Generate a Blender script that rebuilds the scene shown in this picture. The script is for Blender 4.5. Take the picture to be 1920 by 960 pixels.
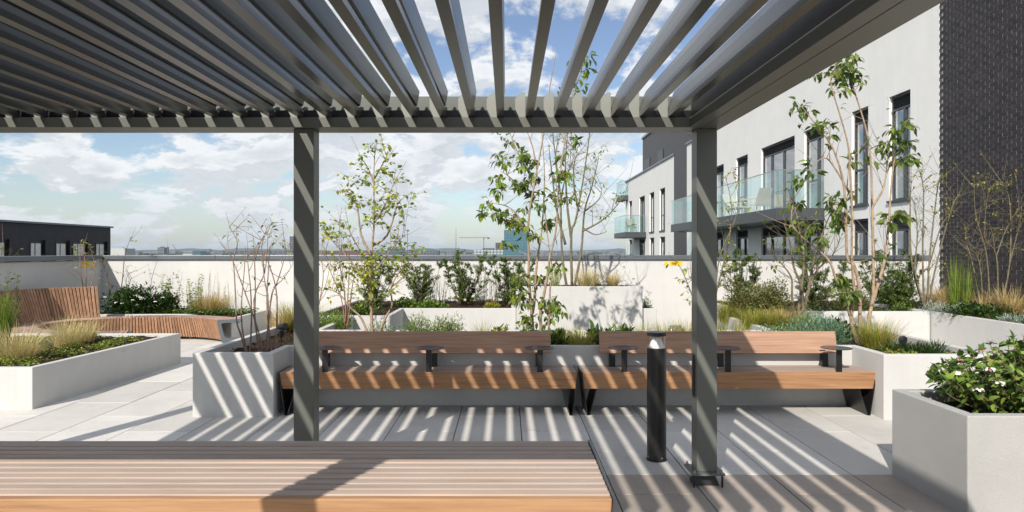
import bpy, bmesh, math, random
import numpy as np
from mathutils import Vector, Matrix
random.seed(7); rng = np.random.default_rng(11)
R = math.radians
scene = bpy.context.scene
C = scene.collection
for o in list(bpy.data.objects): bpy.data.objects.remove(o)

# ------------------------------------------------------------------ camera
EYE = 1.663
cam = bpy.data.cameras.new('camera'); camo = bpy.data.objects.new('camera', cam); C.objects.link(camo)
camo.location = (0, 0, EYE); camo.rotation_euler = (R(90), 0, 0)
cam.lens = 24; cam.sensor_width = 36; cam.sensor_fit = 'HORIZONTAL'
cam.shift_x = 10/1920; cam.shift_y = -10/1920
cam.clip_start = 0.05; cam.clip_end = 60000
scene.camera = camo
# ------------------------------------------------------------------ light
SUN_DIR = Vector((0.51, 1.28, -1.0)).normalized()        # the way the light travels
SUN_EL = math.asin(-SUN_DIR.z); SUN_AZ = math.atan2(-SUN_DIR.x, -SUN_DIR.y)
sun = bpy.data.lights.new('sun', 'SUN'); suno = bpy.data.objects.new('sun', sun); C.objects.link(suno)
sun.energy = 5.0; sun.angle = R(0.53); sun.color = (1.0, 0.93, 0.83)
suno.rotation_euler = SUN_DIR.to_track_quat('-Z', 'Y').to_euler(); suno.location = (-20, -40, 40)
world = bpy.data.worlds.new('World'); scene.world = world; world.use_nodes = True
def build_world():
    nt = world.node_tree; N = nt.nodes; L = nt.links
    for n in list(N): N.remove(n)
    out = N.new('ShaderNodeOutputWorld'); bg = N.new('ShaderNodeBackground'); bg.inputs['Strength'].default_value = 0.092
    L.new(bg.outputs[0], out.inputs[0])
    sky = N.new('ShaderNodeTexSky'); sky.sky_type = 'NISHITA'; sky.sun_disc = False
    sky.sun_elevation = SUN_EL; sky.sun_rotation = SUN_AZ % (2*math.pi)
    sky.air_density = 1.0; sky.dust_density = 0.6; sky.ozone_density = 1.6; sky.altitude = 60
    tc = N.new('ShaderNodeTexCoord')
    def math_(op, a, b=None, c=None):
        n = N.new('ShaderNodeMath'); n.operation = op
        for i, v in enumerate((a, b, c)):
            if v is None: continue
            if isinstance(v, (int, float)): n.inputs[i].default_value = v
            else: L.new(v, n.inputs[i])
        return n.outputs[0]
    sep = N.new('ShaderNodeSeparateXYZ'); L.new(tc.outputs['Generated'], sep.inputs[0])
    zc = math_('MAXIMUM', sep.outputs[2], 0.0)
    def cloud(dz, scale, seed, detail=7.0, rough=0.60):
        z = math_('ADD', zc, 0.38 + dz)
        x = math_('DIVIDE', sep.outputs[0], z); y = math_('DIVIDE', sep.outputs[1], z)
        cb = N.new('ShaderNodeCombineXYZ'); L.new(x, cb.inputs[0]); L.new(y, cb.inputs[1]); cb.inputs[2].default_value = seed
        nz = N.new('ShaderNodeTexNoise'); nz.inputs['Scale'].default_value = scale
        nz.inputs['Detail'].default_value = detail; nz.inputs['Roughness'].default_value = rough
        nz.inputs['Distortion'].default_value = 0.15
        L.new(cb.outputs[0], nz.inputs['Vector'])
        return nz.outputs[0]
    def mr(v, a, b, c=0.0, d=1.0, smooth=True):
        n = N.new('ShaderNodeMapRange'); n.interpolation_type = 'SMOOTHSTEP' if smooth else 'LINEAR'
        L.new(v, n.inputs[0]); n.inputs[1].default_value = a; n.inputs[2].default_value = b
        n.inputs[3].default_value = c; n.inputs[4].default_value = d
        return n.outputs[0]
    a = cloud(0, 5.2, 3.7); big = cloud(0, 1.3, 9.1, 3.0)
    up = cloud(0.022, 5.2, 3.7)
    dens = math_('ADD', a, math_('MULTIPLY', math_('SUBTRACT', big, 0.5), 0.42))
    cov = mr(dens, 0.425, 0.53)
    densu = math_('ADD', up, math_('MULTIPLY', math_('SUBTRACT', big, 0.5), 0.42))
    # cloud tops (less cloud above) are lit, bases (more cloud above) are grey
    lit = mr(math_('SUBTRACT', dens, densu), -0.04, 0.05)
    thick = mr(dens, 0.50, 0.74)
    shade = math_('SUBTRACT', 1.0, math_('MULTIPLY', thick, 0.42))
    shade = math_('MULTIPLY', shade, math_('MULTIPLY_ADD', lit, 0.40, 0.66))
    cc = N.new('ShaderNodeMix'); cc.data_type = 'RGBA'; L.new(shade, cc.inputs[0])
    cc.inputs[6].default_value = (3.3, 3.95, 4.75, 1); cc.inputs[7].default_value = (9.9, 10.1, 10.3, 1)
    mx = N.new('ShaderNodeMix'); mx.data_type = 'RGBA'
    L.new(math_('MULTIPLY', cov, 0.93), mx.inputs[0])
    hs = N.new('ShaderNodeHueSaturation'); hs.inputs['Saturation'].default_value = 1.0; hs.inputs['Value'].default_value = 1.3; hs.inputs['Hue'].default_value = 0.507
    L.new(sky.outputs[0], hs.inputs['Color'])
    L.new(hs.outputs[0], mx.inputs[6]); L.new(cc.outputs[2], mx.inputs[7])
    # pale air towards the horizon
    hz = N.new('ShaderNodeMix'); hz.data_type = 'RGBA'
    L.new(mr(sep.outputs[2], 0.0, 0.11, 0.5, 0.0), hz.inputs[0])
    L.new(mx.outputs[2], hz.inputs[6]); hz.inputs[7].default_value = (5.3, 6.05, 7.0, 1)
    L.new(hz.outputs[2], bg.inputs['Color'])
build_world()
scene.view_settings.view_transform = 'Standard'; scene.view_settings.look = 'None'
scene.view_settings.exposure = 0.06; scene.view_settings.gamma = 1.0; scene.view_settings.use_curve_mapping = False
scene.render.engine = 'CYCLES'
scene.cycles.max_bounces = 8; scene.cycles.transparent_max_bounces = 12
scene.cycles.caustics_reflective = False; scene.cycles.caustics_refractive = False

# ------------------------------------------------------------------ helpers
def P(px, py, d):                       # a place in the terrace read off the survey of the photograph
    return Vector(((px-950)/1280*d, d, EYE+(470-py)/1280*d))
def tag(o, label=None, cat=None, group=None, kind=None):
    if label: o['label'] = label
    if cat: o['category'] = cat
    if group: o['group'] = group
    if kind: o['kind'] = kind
    return o
def empty(name, loc=(0,0,0), rz=0.0):
    o = bpy.data.objects.new(name, None); C.objects.link(o); o.location = loc; o.rotation_euler = (0,0,rz)
    o.empty_display_size = 0.1
    return o
def link(name, me, mat=None, parent=None, loc=None):
    o = bpy.data.objects.new(name, me); C.objects.link(o)
    if mat and not me.materials: me.materials.append(mat)
    if parent: o.parent = parent
    if loc is not None: o.location = loc
    return o
class MB:
    def __init__(s, origin=(0,0,0)): s.v = []; s.f = []; s.o = Vector(origin)
    def add(s, vs, fs):
        n = len(s.v); s.v += [tuple(Vector(v)-s.o) for v in vs]; s.f += [tuple(i+n for i in f) for f in fs]; return s
    def box(s, x0, x1, y0, y1, z0, z1):
        s.add([(x0,y0,z0),(x1,y0,z0),(x1,y1,z0),(x0,y1,z0),(x0,y0,z1),(x1,y0,z1),(x1,y1,z1),(x0,y1,z1)],
              [(3,2,1,0),(4,5,6,7),(0,1,5,4),(1,2,6,5),(2,3,7,6),(3,0,4,7)]); return s
    def hexa(s, a, b):                  # two quads (four points each), bottom ring a, top ring b
        s.add(list(a)+list(b), [(3,2,1,0),(4,5,6,7),(0,1,5,4),(1,2,6,5),(2,3,7,6),(3,0,4,7)]); return s
    def prism(s, poly, axis, a, b):     # poly of 2D points, extruded along an axis from a to b
        n = len(poly)
        def mk(p, t):
            if axis == 'x': return (t, p[0], p[1])
            if axis == 'y': return (p[0], t, p[1])
            return (p[0], p[1], t)
        s.add([mk(p,a) for p in poly]+[mk(p,b) for p in poly],
              [tuple(range(n))[::-1], tuple(range(n,2*n))]+[(i,(i+1)%n,n+(i+1)%n,n+i) for i in range(n)]); return s
    def tube(s, pts, rad, n=6, cap=True):
        pts = [Vector(p) for p in pts]; m = len(pts)
        if isinstance(rad, (int,float)): rad = [rad]*m
        vs = []
        prev = None
        for i, p in enumerate(pts):
            t = (pts[min(i+1,m-1)]-pts[max(i-1,0)]).normalized()
            u = prev if prev is not None else (Vector((1,0,0)) if abs(t.x) < .8 else Vector((0,1,0)))
            u = (u - t*u.dot(t)).normalized(); w = t.cross(u); prev = u
            for k in range(n):
                a = 2*math.pi*k/n; vs.append(p+(u*math.cos(a)+w*math.sin(a))*rad[i])
        fs = [(i*n+k, i*n+(k+1)%n, (i+1)*n+(k+1)%n, (i+1)*n+k) for i in range(m-1) for k in range(n)]
        if cap: fs += [tuple(range(n))[::-1], tuple(range((m-1)*n, m*n))]
        s.add(vs, fs); return s
    def lathe(s, prof, cx, cy, n=24):   # prof: (radius, z) from bottom to top
        vs = [(cx+r*math.cos(2*math.pi*k/n), cy+r*math.sin(2*math.pi*k/n), z) for r, z in prof for k in range(n)]
        m = len(prof)
        fs = [(i*n+k, i*n+(k+1)%n, (i+1)*n+(k+1)%n, (i+1)*n+k) for i in range(m-1) for k in range(n)]
        fs += [tuple(range(n))[::-1], tuple(range((m-1)*n, m*n))]
        s.add(vs, fs); return s
    def mesh(s, name):
        me = bpy.data.meshes.new(name); me.from_pydata(s.v, [], s.f); me.update(); return me
    def build(s, name, mat, parent=None, smooth=False, bevel=0.0, seg=2):
        me = s.mesh(name); me.materials.append(mat)
        if smooth:
            for p in me.polygons: p.use_smooth = True
        o = bpy.data.objects.new(name, me); C.objects.link(o); o.location = s.o
        if parent: 
            o.parent = parent; o.location = s.o - Vector(parent.location)
        if bevel:
            b = o.modifiers.new('bevel', 'BEVEL'); b.width = bevel; b.segments = seg; b.limit_method = 'ANGLE'; b.angle_limit = R(40)
        return o
# ------------------------------------------------------------------ materials
def new_mat(name):
    m = bpy.data.materials.new(name); m.use_nodes = True
    nt = m.node_tree; b = nt.nodes['Principled BSDF']; return m, nt, b
def node(nt, t, **k):
    n = nt.nodes.new(t)
    for a, v in k.items():
        if a in n.inputs: n.inputs[a].default_value = v
        else: setattr(n, a, v)
    return n
def ramp(nt, fac, stops):
    r = nt.nodes.new('ShaderNodeValToRGB'); el = r.color_ramp.elements
    while len(el) < len(stops): el.new(0.5)
    for e, (p, c) in zip(el, stops): e.position = p; e.color = (*c, 1) if len(c) == 3 else c
    nt.links.new(fac, r.inputs[0]); return r.outputs[0]
def coords(nt, kind='Object', scale=(1,1,1), rand=0.0):
    tc = nt.nodes.new('ShaderNodeTexCoord'); mp = nt.nodes.new('ShaderNodeMapping'); mp.inputs['Scale'].default_value = scale
    src = tc.outputs[kind]
    if rand:
        oi = nt.nodes.new('ShaderNodeObjectInfo'); ad = nt.nodes.new('ShaderNodeVectorMath'); ad.operation = 'ADD'
        mu = nt.nodes.new('ShaderNodeMath'); mu.operation = 'MULTIPLY'; mu.inputs[1].default_value = rand
        nt.links.new(oi.outputs['Random'], mu.inputs[0]); nt.links.new(src, ad.inputs[0]); nt.links.new(mu.outputs[0], ad.inputs[1]); src = ad.outputs[0]
    nt.links.new(src, mp.inputs[0]); return mp.outputs[0]
def noise(nt, vec, scale, detail=4, rough=.55, dist=0):
    n = node(nt, 'ShaderNodeTexNoise', Scale=scale, Detail=detail, Roughness=rough, Distortion=dist); nt.links.new(vec, n.inputs['Vector']); return n.outputs[0]
def bump(nt, b, h, strength=.2, dist=.01):
    n = node(nt, 'ShaderNodeBump', Strength=strength, Distance=dist); nt.links.new(h, n.inputs['Height']); nt.links.new(n.outputs[0], b.inputs['Normal'])
def mixc(nt, fac, a, b, mode='MIX'):
    n = nt.nodes.new('ShaderNodeMix'); n.data_type = 'RGBA'; n.blend_type = mode
    for i, v in ((0,fac),(6,a),(7,b)):
        if isinstance(v, (int,float)): n.inputs[i].default_value = v
        elif isinstance(v, tuple): n.inputs[i].default_value = (*v,1) if len(v)==3 else v
        else: nt.links.new(v, n.inputs[i])
    return n.outputs[2]
def mat_simple(name, col, rough=.5, metal=0.0, spec=.5, var=0.0, vscale=8, bmp=0.0, bscale=60, rand=0.0):
    m, nt, b = new_mat(name); b.inputs['Roughness'].default_value = rough; b.inputs['Metallic'].default_value = metal
    b.inputs['Specular IOR Level'].default_value = spec
    b.inputs['Base Color'].default_value = (*col,1)
    v = coords(nt, rand=rand)
    if var:
        f = noise(nt, v, vscale, 5, .6)
        lo = tuple(c*(1-var) for c in col); hi = tuple(min(1,c*(1+var)) for c in col)
        nt.links.new(ramp(nt, f, [(.3,lo),(.7,hi)]), b.inputs['Base Color'])
    if bmp: bump(nt, b, noise(nt, v, bscale, 6, .65), bmp, .004)
    return m
def mat_wood(name, dark, mid, light, axis=0, rough=.55, fine=1.0, weather=None, vr=(.78,1.18)):
    m, nt, b = new_mat(name); b.inputs['Roughness'].default_value = rough; b.inputs['Specular IOR Level'].default_value = .3
    sc = [16*fine]*3; sc[axis] = .9*fine
    v = coords(nt, scale=tuple(sc), rand=37.0)
    f = noise(nt, v, 1.0, 6, .62, 1.6)
    sc2 = [70*fine]*3; sc2[axis] = 2.2
    v2 = coords(nt, scale=tuple(sc2), rand=11.0)
    g = noise(nt, v2, 1.0, 3, .6)
    col = ramp(nt, f, [(.28,dark),(.5,mid),(.72,light)])
    col = mixc(nt, .45, col, ramp(nt, g, [(.35,dark),(.6,light)]))
    oi = nt.nodes.new('ShaderNodeObjectInfo')
    hv = nt.nodes.new('ShaderNodeHueSaturation'); nt.links.new(col, hv.inputs['Color'])
    mr = node(nt, 'ShaderNodeMapRange'); nt.links.new(oi.outputs['Random'], mr.inputs[0]); mr.inputs[3].default_value = vr[0]; mr.inputs[4].default_value = vr[1]
    nt.links.new(mr.outputs[0], hv.inputs['Value']); col = hv.outputs[0]
    if weather:                          # silvered patches
        v3 = coords(nt, scale=(1.5,5,5), rand=5.0)
        w = noise(nt, v3, 1.2, 4, .6)
        mrw = node(nt, 'ShaderNodeMapRange'); nt.links.new(w, mrw.inputs[0]); mrw.inputs[1].default_value=.3; mrw.inputs[2].default_value=.65
        mrw.inputs[3].default_value=.35; mrw.inputs[4].default_value=.95
        col = mixc(nt, mrw.outputs[0], col, weather)
    nt.links.new(col, b.inputs['Base Color'])
    bump(nt, b, g, .25, .003)
    return m
def mat_render(name, col, var=.05, bmp=.25, bscale=90, streak=True, rough=.85, bdist=.004):
    m, nt, b = new_mat(name); b.inputs['Roughness'].default_value = rough; b.inputs['Specular IOR Level'].default_value = .25
    v = coords(nt)
    f = noise(nt, v, 1.3, 6, .65)
    lo = tuple(c*(1-var*1.6) for c in col); hi = tuple(min(1,c*(1+var*.6)) for c in col)
    c = ramp(nt, f, [(.3,lo),(.65,hi)])
    if streak:                           # faint water marks running down
        v2 = coords(nt, scale=(5,5,.35)); s = noise(nt, v2, 1.6, 5, .7)
        mr = node(nt,'ShaderNodeMapRange'); nt.links.new(s, mr.inputs[0]); mr.inputs[1].default_value=.52; mr.inputs[2].default_value=.78; mr.inputs[4].default_value=.34
        c = mixc(nt, mr.outputs[0], c, tuple(x*.78 for x in col))
    nt.links.new(c, b.inputs['Base Color'])
    bump(nt, b, noise(nt, v, bscale, 5, .7), bmp, bdist)
    return m
M = {}
M['white'] = mat_render('white_planter_render', (.56,.558,.545), .05, .3, 70)
M['stucco'] = mat_render('rough_white_stucco', (.54,.54,.53), .06, 1.0, 200, False, bdist=.009)
M['wall'] = mat_render('white_wall_render', (.60,.598,.585), .04, .2, 45)
M['bwall'] = mat_render('white_building_render', (.88,.88,.865), .025, .15, 30)
M['soil'] = mat_simple('dark_soil', (.040,.026,.018), .95, var=.6, vscale=22, bmp=1.0, bscale=60, spec=.1)
M['steel'] = mat_simple('grey_green_coated_aluminium', (.125,.134,.120), .40, 0.0, .5, var=.06, vscale=2, bmp=.04, bscale=400)
M['blade'] = mat_simple('louvre_coated_aluminium', (.040,.044,.045), .26, 0.0, .9, var=.05, vscale=2)
M['endcap'] = mat_simple('sunlit_end_cap', (.25,.262,.235), .5, var=.05)  # sunlight on the caps is put into this paler colour
M['black'] = mat_simple('black_powder_coat', (.014,.014,.015), .35, 0, .5, var=.25, vscale=6, bmp=.08, bscale=300)
M['darkmetal'] = mat_simple('anthracite_metal', (.055,.062,.070), .4, 0, .5, var=.12, vscale=3)
M['cap'] = mat_simple('grey_coping_metal', (.15,.17,.19), .32, .35, .5, var=.12, vscale=1.2)
M['galv'] = mat_simple('galvanised_edge', (.42,.43,.43), .35, .8, .5, var=.15, vscale=12)
M['plastic'] = mat_simple('black_plastic', (.012,.012,.013), .5)
M['slate'] = mat_simple('table_disc_coat', (.035,.042,.055), .3, 0, .5, var=.15, vscale=10)
M['table_top'] = mat_wood('weathered_hardwood_slat', (.25,.16,.105), (.43,.31,.225), (.56,.43,.33), 0, weather=(.46,.375,.325), vr=(.58,1.25))
M['table_front'] = mat_wood('oiled_hardwood_board', (.34,.17,.085), (.51,.285,.145), (.63,.39,.215), 0, fine=.8)
M['bench_top'] = mat_wood('hardwood_bench_slat', (.18,.10,.065), (.31,.20,.145), (.42,.29,.22), 0, weather=(.36,.29,.245), vr=(.72,1.15))
M['bench_front'] = mat_wood('hardwood_bench_board', (.24,.12,.058), (.36,.19,.095), (.45,.26,.14), 0)
M['bench_back'] = mat_wood('hardwood_backrest_board', (.26,.14,.09), (.36,.215,.145), (.45,.28,.195), 0)
M['curve'] = mat_wood('curved_bench_slat', (.20,.10,.055), (.34,.185,.105), (.46,.28,.175), 2, fine=.7)
M['curve_top'] = mat_wood('curved_bench_seat_slat', (.24,.14,.11), (.37,.25,.20), (.47,.34,.28), 0, fine=.7)
def mat_paver(name, col):
    m, nt, b = new_mat(name); b.inputs['Roughness'].default_value = .7; b.inputs['Specular IOR Level'].default_value = .3
    v = coords(nt, rand=23.0)
    f = noise(nt, v, 1.7, 7, .68, .3); g = noise(nt, v, 55, 4, .7)
    c = ramp(nt, f, [(.25,tuple(x*.82 for x in col)),(.5,col),(.75,tuple(min(1,x*1.1) for x in col))])
    c = mixc(nt, .22, c, ramp(nt, g, [(.3,tuple(x*.7 for x in col)),(.7,tuple(min(1,x*1.2) for x in col))]))
    st = noise(nt, coords(nt, rand=3.0), 4.0, 6, .7)
    mr = node(nt,'ShaderNodeMapRange'); nt.links.new(st, mr.inputs[0]); mr.inputs[1].default_value=.56; mr.inputs[2].default_value=.72; mr.inputs[4].default_value=.28
    c = mixc(nt, mr.outputs[0], c, tuple(x*.62 for x in col))
    oi = nt.nodes.new('ShaderNodeObjectInfo'); hv = nt.nodes.new('ShaderNodeHueSaturation'); nt.links.new(c, hv.inputs['Color'])
    mr2 = node(nt,'ShaderNodeMapRange'); nt.links.new(oi.outputs['Random'], mr2.inputs[0]); mr2.inputs[3].default_value=.86; mr2.inputs[4].default_value=1.07
    nt.links.new(mr2.outputs[0], hv.inputs['Value']); nt.links.new(hv.outputs[0], b.inputs['Base Color'])
    bump(nt, b, g, .18, .002)
    return m
M['paver'] = mat_paver('pale_grey_paver', (.60,.585,.555))
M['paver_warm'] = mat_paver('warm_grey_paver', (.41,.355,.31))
M['joint'] = mat_simple('dark_joint_bed', (.10,.095,.09), .95, var=.2)
M['brick'] = mat_simple('dark_glazed_brick', (.030,.0235,.026), .45, 0, .35, var=.5, vscale=9, bmp=.25, bscale=70, rand=31)
def brick_tone(m):
    nt = m.node_tree; b = nt.nodes['Principled BSDF']; lk = b.inputs['Base Color'].links[0].from_socket
    ge = nt.nodes.new('ShaderNodeNewGeometry'); oi = nt.nodes.new('ShaderNodeObjectInfo'); ad = node(nt,'ShaderNodeMath', operation='ADD'); fr = node(nt,'ShaderNodeMath', operation='FRACT')
    nt.links.new(ge.outputs['Random Per Island'], ad.inputs[0]); nt.links.new(oi.outputs['Random'], ad.inputs[1]); nt.links.new(ad.outputs[0], fr.inputs[0])
    hv = nt.nodes.new('ShaderNodeHueSaturation'); mr = node(nt,'ShaderNodeMapRange'); nt.links.new(fr.outputs[0], mr.inputs[0]); mr.inputs[3].default_value = .72; mr.inputs[4].default_value = 1.3
    nt.links.new(lk, hv.inputs['Color']); nt.links.new(mr.outputs[0], hv.inputs['Value']); nt.links.new(hv.outputs[0], b.inputs['Base Color'])
brick_tone(M['brick'])
M['brick2'] = mat_simple('dark_brick_far', (.022,.021,.026), .55, 0, .4, var=.3, vscale=2.0)
M['mortar'] = mat_simple('mortar_grey', (.30,.295,.28), .95, var=.2, vscale=12)
def mat_brickwork(name):
    m, nt, b = new_mat(name); b.inputs['Roughness'].default_value = .5
    tc = nt.nodes.new('ShaderNodeTexCoord'); sp = nt.nodes.new('ShaderNodeSeparateXYZ'); cb = nt.nodes.new('ShaderNodeCombineXYZ')
    nt.links.new(tc.outputs['Object'], sp.inputs[0]); nt.links.new(sp.outputs[1], cb.inputs[0]); nt.links.new(sp.outputs[2], cb.inputs[1])
    br = node(nt,'ShaderNodeTexBrick', Scale=1.0); br.inputs['Brick Width'].default_value=.225; br.inputs['Row Height'].default_value=.075; br.inputs['Mortar Size'].default_value=.006
    br.inputs['Color1'].default_value=(.040,.038,.043,1); br.inputs['Color2'].default_value=(.062,.058,.062,1); br.inputs['Mortar'].default_value=(.11,.108,.105,1)
    nt.links.new(cb.outputs[0], br.inputs['Vector']); nt.links.new(br.outputs[0], b.inputs['Base Color']); return m
M['brickwork'] = mat_brickwork('far_dark_brickwork')
def mat_glass(name, tint, refl=.12, dens=.25, rough=.0):
    m = bpy.data.materials.new(name); m.use_nodes = True; nt = m.node_tree
    for n in list(nt.nodes): nt.nodes.remove(n)
    out = nt.nodes.new('ShaderNodeOutputMaterial'); tr = node(nt,'ShaderNodeBsdfTransparent'); tr.inputs[0].default_value=(*tint,1)
    gl = node(nt,'ShaderNodeBsdfGlossy', Roughness=rough); gl.inputs[0].default_value=(1,1,1,1)
    lw = node(nt,'ShaderNodeFresnel', IOR=1.5); mx = nt.nodes.new('ShaderNodeMixShader')
    mr = node(nt,'ShaderNodeMapRange'); nt.links.new(lw.outputs[0], mr.inputs[0]); mr.inputs[3].default_value=refl; mr.inputs[4].default_value=1
    ge = nt.nodes.new('ShaderNodeNewGeometry'); iv = node(nt,'ShaderNodeMath', operation='SUBTRACT'); iv.inputs[0].default_value = 1.0; nt.links.new(ge.outputs['Backfacing'], iv.inputs[1])
    mu = node(nt,'ShaderNodeMath', operation='MULTIPLY'); nt.links.new(mr.outputs[0], mu.inputs[0]); nt.links.new(iv.outputs[0], mu.inputs[1])
    nt.links.new(mu.outputs[0], mx.inputs[0]); nt.links.new(tr.outputs[0], mx.inputs[1]); nt.links.new(gl.outputs[0], mx.inputs[2]); nt.links.new(mx.outputs[0], out.inputs[0])
    return m
M['winglass'] = mat_glass('window_glass', (.72,.78,.80), .34)
M['balglass'] = mat_glass('balustrade_glass', (.86,.965,.96), .12)
M['lampglass'] = mat_glass('clear_lamp_glass', (.95,.95,.95), .04)
M['interior'] = mat_simple('room_interior', (.26,.25,.24), .9, var=.3, vscale=1)
M['curtain'] = mat_simple('pale_curtain', (.72,.69,.64), .9, var=.12, vscale=6)
M['reflector'] = mat_simple('white_reflector', (.85,.85,.84), .3)
M['yellow'] = mat_simple('yellow_sign', (.85,.55,.02), .45)
M['wicker'] = mat_simple('pale_wicker', (.55,.50,.42), .7, var=.2, vscale=30)
M['bark_pale'] = mat_simple('pale_brown_bark', (.34,.25,.17), .8, var=.35, vscale=20, bmp=.5, bscale=90)
M['bark_grey'] = mat_simple('grey_green_bark', (.17,.145,.09), .85, var=.4, vscale=16, bmp=.5, bscale=90)
M['bark_dark'] = mat_simple('dark_brown_bark', (.12,.080,.055), .8, var=.4, vscale=20, bmp=.5, bscale=90)
M['bark_pink'] = mat_simple('reddish_bark', (.28,.155,.11), .75, var=.3, vscale=20)
M['bark_twig'] = mat_simple('grey_brown_twig', (.23,.16,.12), .75, var=.35, vscale=20)
def mat_leaf(name, trans=.35, rough=.45, spec=.35):
    m = bpy.data.materials.new(name); m.use_nodes = True; nt = m.node_tree; b = nt.nodes['Principled BSDF']; out = nt.nodes['Material Output']
    at = nt.nodes.new('ShaderNodeAttribute'); at.attribute_name = 'col'
    b.inputs['Roughness'].default_value = rough; b.inputs['Specular IOR Level'].default_value = spec
    nt.links.new(at.outputs['Color'], b.inputs['Base Color'])
    tl = nt.nodes.new('ShaderNodeBsdfTranslucent'); hv = node(nt,'ShaderNodeHueSaturation', Hue=.505, Saturation=1.0, Value=1.4); nt.links.new(at.outputs['Color'], hv.inputs['Color']); nt.links.new(hv.outputs[0], tl.inputs[0])
    mx = nt.nodes.new('ShaderNodeMixShader'); mx.inputs[0].default_value = trans
    nt.links.new(b.outputs[0], mx.inputs[1]); nt.links.new(tl.outputs[0], mx.inputs[2]); nt.links.new(mx.outputs[0], out.inputs[0]); return m
M['leaf'] = mat_leaf('leaf'); M['leaf_gloss'] = mat_leaf('glossy_leaf', .22, .38, .4); M['grass'] = mat_leaf('grass_blade', .22, .6, .2)
# ------------------------------------------------------------------ the setting
g = MB(); n = 48
ring = [(0,0,-26)]
for r in (300, 3000, 40000): ring += [(r*math.cos(2*math.pi*k/n), r*math.sin(2*math.pi*k/n), -26) for k in range(n)]
fs = [(0, 1+k, 1+(k+1)%n) for k in range(n)]
for j in range(2): fs += [(1+j*n+k, 1+(j+1)*n+k, 1+(j+1)*n+(k+1)%n, 1+j*n+(k+1)%n) for k in range(n)]
g.add(ring, fs)
M['land'] = mat_simple('far_land', (.045,.055,.04), .95, var=.5, vscale=.004)
tag(g.build('ground', M['land']), kind='structure')
M['hill'] = mat_simple('wooded_hills', (.040,.055,.050), .95, var=.4, vscale=.003)
h = MB(); prev = None; K = 120; vs = []; fs = []
for k in range(K+1):
    a = R(-62) + R(124)*k/K; d = 9000
    t = 12 + 16*math.sin(k*.37)+10*math.sin(k*.93+1)+7*math.sin(k*1.9+2)+random.uniform(-5,5)
    t = max(2, t)*1.0
    for dd, z in ((d-1500,-26),(d-400,t*.55-4),(d,t),(d+1500,-26)): vs.append((math.sin(a)*dd, math.cos(a)*dd, z))
for k in range(K):
    for j in range(3): fs.append((k*4+j, k*4+j+1, k*4+j+5, k*4+j+4))
h.add(vs, fs); tag(h.build('hills', M['hill'], smooth=True), kind='structure')

slab = MB().box(-9.2, 9.6, -6, 14.9, -26, -.045)
tag(slab.build('roof_terrace', M['joint']), kind='structure')
# paving: 1.2 x 0.6 m slabs, laid in columns with every second column shifted half a slab
pav = empty('paving', (0,0,0)); tag(pav, kind='structure')
MESH = {}
def paver(x0, x1, y0, y1, mat):
    key = (round(x1-x0,3), round(y1-y0,3), mat.name)
    if key not in MESH:
        w = (x1-x0)-.008; l = (y1-y0)-.008; b = .003
        mb = MB(); mb.box(-w/2, w/2, -l/2, l/2, -.04, -b)
        mb.v = mb.v[:4]+mb.v[4:]; top = [(-w/2+b,-l/2+b,0),(w/2-b,-l/2+b,0),(w/2-b,l/2-b,0),(-w/2+b,l/2-b,0)]
        mb.f = [f for f in mb.f if f != (4,5,6,7)]
        k = len(mb.v); mb.v += top; mb.f += [(k,k+1,k+2,k+3)]+[(4+i,4+(i+1)%4,k+(i+1)%4,k+i) for i in range(4)]
        me = mb.mesh('paver'); me.materials.append(mat); MESH[key] = me
    o = link('paver', MESH[key], None, pav, ((x0+x1)/2, (y0+y1)/2, random.uniform(-.0012,.0012)))
cols = np.arange(.134-.607*13, 7.3, .607)
for i, x0 in enumerate(cols):
    x1 = x0+.607
    ys = [3.27, 3.87, 4.66, 5.07] if i % 2 else [2.9, 4.25, 4.66, 5.07]
    ys = [2.66, 3.86, 5.07] if i % 2 else [3.46, 4.66, 5.07]
    ys += [5.07+1.2*k for k in range(1,8)] if i % 2 else [5.67+1.2*k for k in range(0,7)]
    for y0, y1 in zip(ys[:-1], ys[1:]):
        if x0 > -2.3 and x1 < 3.4 and y0 > 7.4 : continue
        if x0 > 4.9 and y0 > 12.2: continue
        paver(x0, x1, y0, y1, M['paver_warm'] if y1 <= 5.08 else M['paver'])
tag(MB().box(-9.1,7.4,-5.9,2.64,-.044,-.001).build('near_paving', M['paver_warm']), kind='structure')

# parapet walls with metal coping, each a thing of its own
WY = 14.5
w = empty('parapet_wall', (0,WY,0)); tag(w, 'long white rendered parapet with grey metal coping along the back', 'wall')
MB((0,WY,0)).box(-8.59, 9.0, WY, WY+.30, -.04, 1.46).build('wall', M['wall'], w)
for k in range(7):
    xa = -8.70+17.67*k/7; MB((0,WY,0)).box(xa+.003, xa+17.67/7-.003, WY-.05, WY+.35, 1.475, 1.565+random.uniform(-.001,.001)).build('coping', M['cap'], w, bevel=.006)
MB((0,WY,0)).box(-8.58, 8.97, WY-.01, WY+.31, 1.46, 1.475).build('flashing', M['galv'], w)
w = empty('parapet_wall', (-8.6,0,0)); tag(w, 'shaded white side parapet with coping behind the curved bench', 'wall')
MB((-8.6,0,0)).box(-8.9, -8.59, 2.5, WY-.002, -.04, 1.46).build('wall', M['wall'], w)
MB((-8.6,0,0)).box(-8.95, -8.54, 2.5, WY-.055, 1.474, 1.566).build('coping', M['cap'], w, bevel=.006)
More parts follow.
